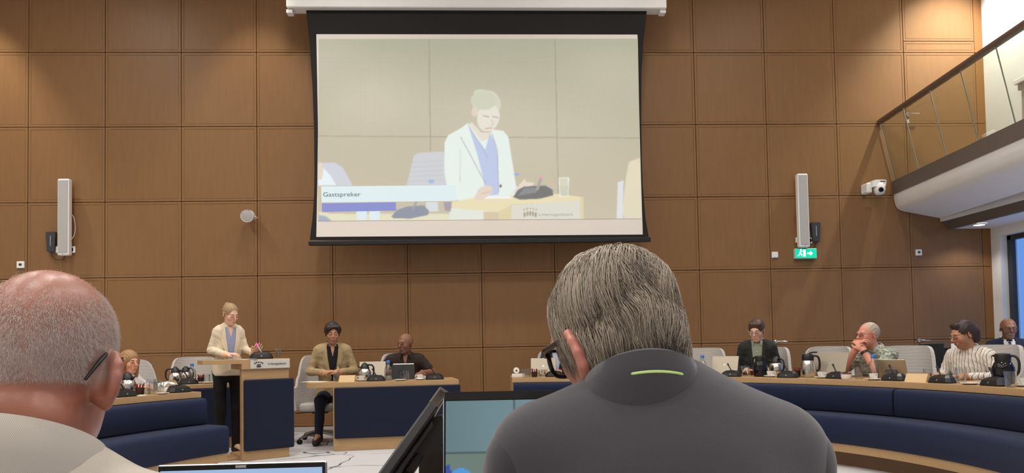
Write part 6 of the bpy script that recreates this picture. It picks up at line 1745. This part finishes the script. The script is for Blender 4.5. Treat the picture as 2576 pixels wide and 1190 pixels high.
# ---- bald man, left
def bald_man():
    hcw = atY(136, 938, 1.03); hs = 1.005
    root = thing('person', 'bald man with white fuzz and a linen shirt in the left foreground, seen from behind', 'person', (hcw[0], hcw[1], 0))
    hc = A3(0, 0, hcw[2] + .016); Rh = rot3(5, 6, 0); nb = A3(-.015, -.045, hc[2] - .150)
    HP = [p for p in head_prims(ears=False)] + ear_prims(1, out=40, k=.92, c=(0, -.012, -.030), bx=.065) + ear_prims(-1, out=40, k=.92, c=(0, -.012, -.030), bx=.065)
    HP = xf(HP, Rh, hc, hs)
    pel = A3(0, -.05, .54)
    neck = [cap(hc + Rh @ (A3(-.004, -.03, -.03) * hs), nb + A3(0, 0, -.02), .056, .064, k=.03), ell(hc + Rh @ (A3(-.004, -.072, -.085) * hs), (.050, .03, .035), k=.04), cap(hc + Rh @ (A3(0, .03, -.085) * hs), nb + A3(0, .02, .02), .035, .05, k=.04)]
    mid = lambda t: pel * (1 - t) + nb * t
    tors = [ell(pel, (.17, .13, .12), k=.06), ell(mid(.35), (.165, .125, .2), k=.06), ell(mid(.66), (.175, .125, .2), k=.06)]
    sh = {s: A3(nb[0] + s * .175, nb[1], nb[2] - .085) for s in (-1, 1)}
    el = {s: A3(s * .25, nb[1] + .10, .76) for s in (-1, 1)}; wr = {s: A3(s * .12, nb[1] + .36, .79) for s in (-1, 1)}
    up = tors + [cap(nb + A3(0, -.005, -.05), sh[s] + A3(0, 0, .0), .062, .055, k=.07) for s in (-1, 1)]
    arm = [c_ for s in (-1, 1) for c_ in (cap(sh[s], el[s], .062, .05, k=.04), cap(el[s], wr[s], .048, .036, k=.02))]
    hands = [p for s in (-1, 1) for p in hand_prims(wr[s], wr[s] - el[s], A3(0, 0, 1), .5, -s)]
    inner = [dict(p, r=p['r'] - .012) if p['t'] == 'e' else dict(p, ra=p['ra'] - .012, rb=p['rb'] - .012) for p in up + arm + lower_body(pel)]
    fine = [(hc - .17, hc + .16, .0032)] + [(wr[s] - .10, wr[s] + .13, .009) for s in (-1, 1)]
    V, Q = solid(inner + neck + HP + hands, .020, fine, smooth=1)
    L = ((V - hc) @ Rh) / hs; inh = np.abs(L).max(1) < .17
    pink = A3(*[lin(c) for c in (158, 106, 88)]); col = np.tile(pink, (len(V), 1))
    def bl(m, c, a): a_ = np.clip(m * a, 0, 1)[:, None]; col[:] = col * (1 - a_) + A3(*[lin(v) for v in c]) * a_
    bl(np.clip((.070 - L[:, 2]) / .07, 0, 1) * np.clip((L[:, 2] + .042) / .02, 0, 1) * (L[:, 1] < .06) * inh, (180, 154, 145), .8)      # fuzz-covered back of the head
    bl(np.exp(-(((L[:, 2] - .10) / .05) ** 2)) * inh, (164, 106, 88), .6)
    n1 = np.sin(L[:, 0] * 60 + 3 * np.sin(L[:, 2] * 45)) * np.sin(L[:, 2] * 52 + 2 * np.sin(L[:, 0] * 38)); bl(np.clip(n1, 0, 1) * inh, (146, 88, 72), .3)
    bl(np.clip((-.030 - L[:, 2]) / .012, 0, 1) * inh, (166, 104, 84), .6)
    bl(np.clip(np.exp(-((np.abs(L[:, 0]) - .09) / .02) ** 2 - ((L[:, 2] + .0) / .05) ** 2), 0, 1) * inh * (np.abs(L[:, 0]) > .078), (170, 96, 82), .7)
    link('body', raw_mesh('body', V, Q, col), colmat('skin_near', .36, .18, 420, .06, sss=.10, spec=.45), root)
    # fuzz
    N = vnormals(V, Q)
    ok = inh & (L[:, 2] > -.032) & (L[:, 1] < .045) & (np.abs(L[:, 0]) < .082) & (L[:, 2] < .16) & ~((np.abs(L[:, 0]) > .060) & (L[:, 2] < .012) & (L[:, 1] > -.050))
    cand = np.nonzero(ok)[0]; pr = np.clip((.105 - L[cand, 2]) / .06, .10, 1) + .45 * (np.abs(L[cand, 0]) > .06); pr /= pr.sum()
    ii = rng.choice(cand, 50000, p=pr); base = V[ii] + rng.normal(0, .0016, (len(ii), 3))
    dn = N[ii] * .42 + A3(0, -.05, -.62) + rng.normal(0, .25, (len(ii), 3)); dn -= 0; ln_ = (.0026 + .0026 * rng.random((len(ii), 1)))
    dn = dn / np.linalg.norm(dn, axis=1, keepdims=True); t_ = np.linspace(0, 1, 2)[None, :, None]
    pth = (base - N[ii] * .001)[:, None, :] + dn[:, None, :] * ln_[:, None, :] * t_ + (A3(0, 0, -1) * .25)[None, None] * ln_[:, None, :] * t_ ** 2
    sv, sq = tube_strands(pth, np.full(len(ii), .00014), .35)
    fz = link('hair', raw_mesh('hair', sv, sq), mat('white_fuzz', S(236, 226, 220), .6, var=.05), root); fz['kind'] = 'stuff'
    # shirt and collar
    gv, gq = solid(up + arm, .0065, inf=.010, smooth=2); gv = folds(gv, gq, .0045, .8, 3); link('shirt', raw_mesh('shirt', gv, gq), 'linen', root)
    tv, tq = solid(lower_body(pel)[:2] + lower_body(pel)[3:5] + [ell(pel, (.165, .135, .10), k=.05)], .018, inf=.004); link('trousers', raw_mesh('trousers', tv, tq), 'jeans', root)
    cb = nb + A3(0, .005, .008)
    P = []
    for i in range(45):
        a = math.radians(90 + 40 + 280 * i / 44); c, s_ = math.cos(a), math.sin(a); tz = -.50 * s_; rowp = []
        for rr, hh in ((.074, -.01), (.078, .02), (.082, .036), (.090, .037), (.101, .020), (.110, -.012), (.114, -.05)): rowp.append((cb[0] + rr * c, cb[1] + rr * 1.08 * s_, cb[2] + hh + tz * rr))
        P.append(rowp)
    MB().grid(np.array(P), .004).build('collar', 'woven', root)
    G = lambda x, y, z: hc + Rh @ (A3(x, y, z) * hs)
    gl = bpy.data.objects.new('glasses', None); COL.objects.link(gl); gl.parent = root
    for s in (-1, 1): MB().tube([G(s * .056, .085, .006), G(s * .064, .03, .008), G(s * .072, .0, .010), G(s * .0745, -.022, .006), G(s * .0715, -.042, -.010), G(s * .064, -.056, -.030)], [.002, .002, .002, .0024, .0026, .002], 8).build('temple', 'black', gl)
    MB().tube([G(-.05, .102, .012), G(0, .108, .012), G(.05, .102, .012)], .0018, 6).build('front_bar', 'black', gl)
    near_chair(hcw[0], hcw[1] - .06, 'low grey visitor chair under the bald man in the foreground')
bald_man()
# ---- grey-haired man, centre
def grey_man():
    x0, y0 = .245, 1.03
    root = thing('person', 'grey-haired man with black glasses in a charcoal sweater in the foreground, seen from behind', 'person', (x0, y0, 0))
    W_ = lambda px, py, Y: atY(px, py, Y) - A3(x0, y0, 0)
    hc = W_(1540, 850, 1.10); hs = .95; Rh = rot3(27, 19, -3)
    nb = W_(1650, 985, 1.02)
    HP = xf(head_prims(ears=False, nose=1.1) + ear_prims(-1, out=26, k=1.15, c=(0, -.012, -.036)) + ear_prims(1, out=26, k=1.1, c=(0, -.012, -.034)), Rh, hc, hs)
    pel = A3(0, -.08, .54); mid = lambda t: pel * (1 - t) + nb * t
    neck = [cap(hc + Rh @ (A3(0, -.035, -.05) * hs), nb + A3(0, .0, -.03), .060, .066, k=.03), cap(hc + Rh @ (A3(-.02, .03, -.085) * hs), nb + A3(-.01, .02, 0), .036, .05, k=.04)]
    sL, sR = W_(1342, 1142, 1.03), W_(1968, 1138, 1.03); sh = {-1: sL, 1: sR}
    tors = [ell(pel, (.17, .135, .12), k=.06), ell(mid(.35), (.175, .125, .2), k=.06), ell(mid(.62) + A3(.005, 0, 0), (.19, .12, .2), k=.06),
            cap(sL, sR, .050, k=.06), ell((sL + sR) / 2 + A3(0, -.005, .0), (.185, .085, .06), k=.05)]
    up = tors + [cap(nb + A3(s * .03, .0, -.020), sh[s] + A3(-s * .03, 0, .008), .050, .044, k=.06) for s in (-1, 1)]
    el = {-1: A3(sL[0] - .035, .10, .74), 1: A3(sR[0] + .035, .10, .74)}; wr = {-1: A3(-.10, .36, .79), 1: A3(.12, .36, .79)}
    arm = {s: [cap(sh[s] + A3(0, 0, -.012), el[s], .060, .052, k=.04), cap(el[s], wr[s], .05, .037, k=.02)] for s in (-1, 1)}
    hands = [p for s in (-1, 1) for p in hand_prims(wr[s], wr[s] - el[s], A3(0, 0, 1), .5, -s)]
    inner = [dict(p, r=p['r'] - .012) if p['t'] == 'e' else dict(p, ra=p['ra'] - .012, rb=p['rb'] - .012) for p in up + arm[-1] + arm[1] + lower_body(pel)]
    fine = [(hc - .17, hc + .16, .0034)] + [(wr[s] - .10, wr[s] + .13, .009) for s in (-1, 1)]
    V, Q = solid(inner + neck + HP + hands, .020, fine, smooth=1)
    L = ((V - hc) @ Rh) / hs; inh = np.abs(L).max(1) < .17
    col = np.tile(A3(*[lin(c) for c in (196, 142, 120)]), (len(V), 1))
    def bl(m, c, a): a_ = np.clip(m * a, 0, 1)[:, None]; col[:] = col * (1 - a_) + A3(*[lin(v) for v in c]) * a_
    bl(np.exp(-((np.abs(L[:, 0]) - .09) / .022) ** 2 - ((L[:, 2] + .02) / .055) ** 2) * inh * (np.abs(L[:, 0]) > .076), (200, 116, 106), .8)
    n1 = np.sin(L[:, 0] * 80 + 3 * np.sin(L[:, 2] * 70)) * np.sin(L[:, 2] * 66 + 2 * np.sin(L[:, 1] * 48)); bl(np.clip(n1, 0, 1), (184, 118, 98), .3)
    link('body', raw_mesh('body', V, Q, col), 'skin_near', root)
    # sweater: body, sleeves, collar with lime piping
    gv, gq = solid(up, .0065, inf=.010, smooth=3); gv = folds(gv, gq, .0025, .6, 5); link('sweater', raw_mesh('sweater', gv, gq), 'sweater', root)
    for s in (-1, 1):
        av, aq = solid(arm[s], .0065, inf=.010, smooth=3); av = folds(av, aq, .003, .8, 2 + s); link('sleeve', raw_mesh('sleeve', av, aq), 'sweater_sleeve', root)
    tv, tq = solid(lower_body(pel)[:2] + lower_body(pel)[3:5] + [ell(pel, (.165, .135, .10), k=.05)], .018, inf=.004); link('trousers', raw_mesh('trousers', tv, tq), 'jeans', root)
    cb = W_(1612, 972, 1.02) + A3(.0, .0, 0); P = []; pipe = []
    for i in range(49):
        a = math.radians(90 + 28 + 304 * i / 48); c, s_ = math.cos(a), math.sin(a); tz = -.55 * s_; rowp = []
        for rr, hh in ((.064, -.04), (.063, -.015), (.063, .008), (.067, .0135), (.072, .010), (.079, -.010), (.084, -.034), (.084, -.07)): rowp.append((cb[0] + rr * 1.03 * c, cb[1] + rr * 1.02 * s_, cb[2] + hh + tz * rr + .10 * (rr - .07) * 0))
        P.append(rowp)
        if 243 < math.degrees(a) < 308: rr = .0822; pipe.append((cb[0] + rr * 1.03 * c, cb[1] + rr * 1.02 * s_ - .001, cb[2] - .022 + tz * rr))
    MB().grid(np.array(P), .004).build('collar', 'sweater', root)
    MB().tube(pipe, [.0006] + [.003] * (len(pipe) - 2) + [.0006], 8).build('lime_piping', 'lime', root)
    # hair: dense under-layer and strands
    H0 = [ell((0, -.020, .036), (.086, .106, .100), k=.02), ell((0, -.026, -.002), (.082, .098, .062), k=.02), ell((0, -.085, -.04), (.056, .034, .045), k=.03), ell((0, .115, -.055), (.078, .075, .105), k=.012, op='-')]
    H0 += [ell((s * .092, .012, -.045), (.03, .034, .058), k=.012, op='-') for s in (-1, 1)]
    hv, hq = solid(xf(H0, Rh, hc, hs), .005, smooth=1)
    hn = vnormals(hv, hq); Lh = ((hv - hc) @ Rh) / hs
    hcol = np.tile(A3(*[lin(c) for c in (112, 100, 86)]), (len(hv), 1)) * (1 + .25 * rng.random((len(hv), 1)))
    hair = link('hair', raw_mesh('hair', hv, hq, hcol), 'hair', root)
    cand = np.nonzero((Lh[:, 2] > np.where(Lh[:, 1] > -.035, .008, -.055)))[0]; ns = 12500
    ii = rng.choice(cand, ns); p = Lh[ii] + rng.normal(0, .002, (ns, 3)); c0 = A3(0, -.02, .036); rad = A3(.086, .106, .100)
    crown = A3(.015, -.055, .135)
    clump = np.sin(p[:, 0] * 55 + 2 * np.sin(p[:, 2] * 40)) + np.sin(p[:, 2] * 62 + 2.2 * np.sin(p[:, 1] * 45 + p[:, 0] * 30)) + .6 * np.sin(p[:, 1] * 70 + p[:, 0] * 41)
    n = 7; pts = np.zeros((ns, n, 3)); Ltot = (.050 + .035 * rng.random(ns)) * np.where(p[:, 2] < .02, np.where(p[:, 1] > -.03, .42, .62), 1.0); lift = .002 + .009 * rng.random(ns) + .0045 * np.clip(clump, -1, 1)
    pos = p.copy(); rr_ = rng.normal(0, 1, (ns, 3))
    zc = .036
    def hull(v):
        up = v[:, 2:3] >= zc; q = (v - c0) / rad; l_ = np.linalg.norm(q, axis=1, keepdims=True); e = c0 + q / l_ * rad
        f_ = 1 - .20 * np.clip((zc - v[:, 2:3]) / .13, 0, 1.3) ** 2; xy = v[:, :2] - c0[:2]; l2 = np.linalg.norm(xy / rad[:2], axis=1, keepdims=True)
        cyl = np.concatenate([c0[:2] + xy / l2 * f_, v[:, 2:3]], 1); return np.where(up, e, cyl)
    pos = hull(pos)
    for k in range(n):
        s = k / (n - 1)
        q = (pos - c0) / rad; q[:, 2] = np.maximum(q[:, 2], 0); nr = q / rad; nr /= np.linalg.norm(nr, axis=1, keepdims=True)
        pts[:, k] = pos + nr * (lift * math.sin(min(1.0, s * 1.5) * math.pi / 2) * (1 - .25 * s))[:, None]
        away = pos - crown; dr = away / (np.linalg.norm(away, axis=1, keepdims=True) + 1e-6) * .8 + A3(0, -.1, -.75)
        dr = dr + A3(.35, 0, 0) * np.sin(pos[:, 2:3] * 45 + clump[:, None] * 1.2)
        dr += rr_ * .10 + np.stack([np.sin(clump * 1.9 + s * 5) * .55, np.cos(clump * 1.3 + s * 4) * .25, np.sin(clump * 2.3) * .12], 1)
        dr -= nr * (dr * nr).sum(1, keepdims=True); dr /= np.linalg.norm(dr, axis=1, keepdims=True) + 1e-6
        pos = hull(pos + dr * (Ltot / (n - 1))[:, None])
    wp = hc + (pts * hs) @ Rh.T
    sv, sq = tube_strands(wp, .0006 + .0003 * rng.random(ns), .25)
    tone = np.clip(.5 + .24 * clump + .28 * rng.normal(0, 1, ns) + 1.6 * (p[:, 2] - .03), 0, 1)[:, None]
    sc_ = A3(*[lin(c) for c in (92, 80, 68)]) * (1 - tone) + A3(*[lin(c) for c in (196, 182, 164)]) * tone
    st = link('hair_strands', raw_mesh('hair_strands', sv, sq, np.repeat(sc_, n * 3, 0)), colmat('strand', .42, 0, 10, .02, spec=.5), root); st['kind'] = 'stuff'
    # glasses: thick black frame
    G = lambda x, y, z: hc + Rh @ (A3(x, y, z) * hs)
    gl = bpy.data.objects.new('glasses', None); COL.objects.link(gl); gl.parent = root
    for s in (-1, 1):
        rim = [G(s * .036 + .029 * math.copysign(abs(math.cos(a)) ** .7, math.cos(a)), .108 - .016 * (abs(s * .036 + .029 * math.cos(a)) / .065) ** 2, -.006 + .023 * math.copysign(abs(math.sin(a)) ** .75, math.sin(a))) for a in np.linspace(0, 2 * math.pi, 25)[:-1]]
        MB().tube(rim, .0036, 8, closed=True).build('rim', 'black_gloss', gl); MB().add(rim, [tuple(range(24))]).build('lens', 'lens_glass', gl)
        MB().tube(curve([G(s * .066, .096, .008), G(s * .078, .078, .010), G(s * .083, .02, .008), G(s * .084, -.010, .002), G(s * .080, -.03, -.02)]), list(np.linspace(.0052, .0028, 21)), 10).build('temple', 'black_gloss', gl)
    MB().tube([G(-.008, .107, .002), G(0, .110, .004), G(.008, .107, .002)], .0034, 8).build('bridge', 'black_gloss', gl)
    near_chair(x0, y0 - .1, 'low grey visitor chair under the grey-haired man in the foreground')
grey_man()
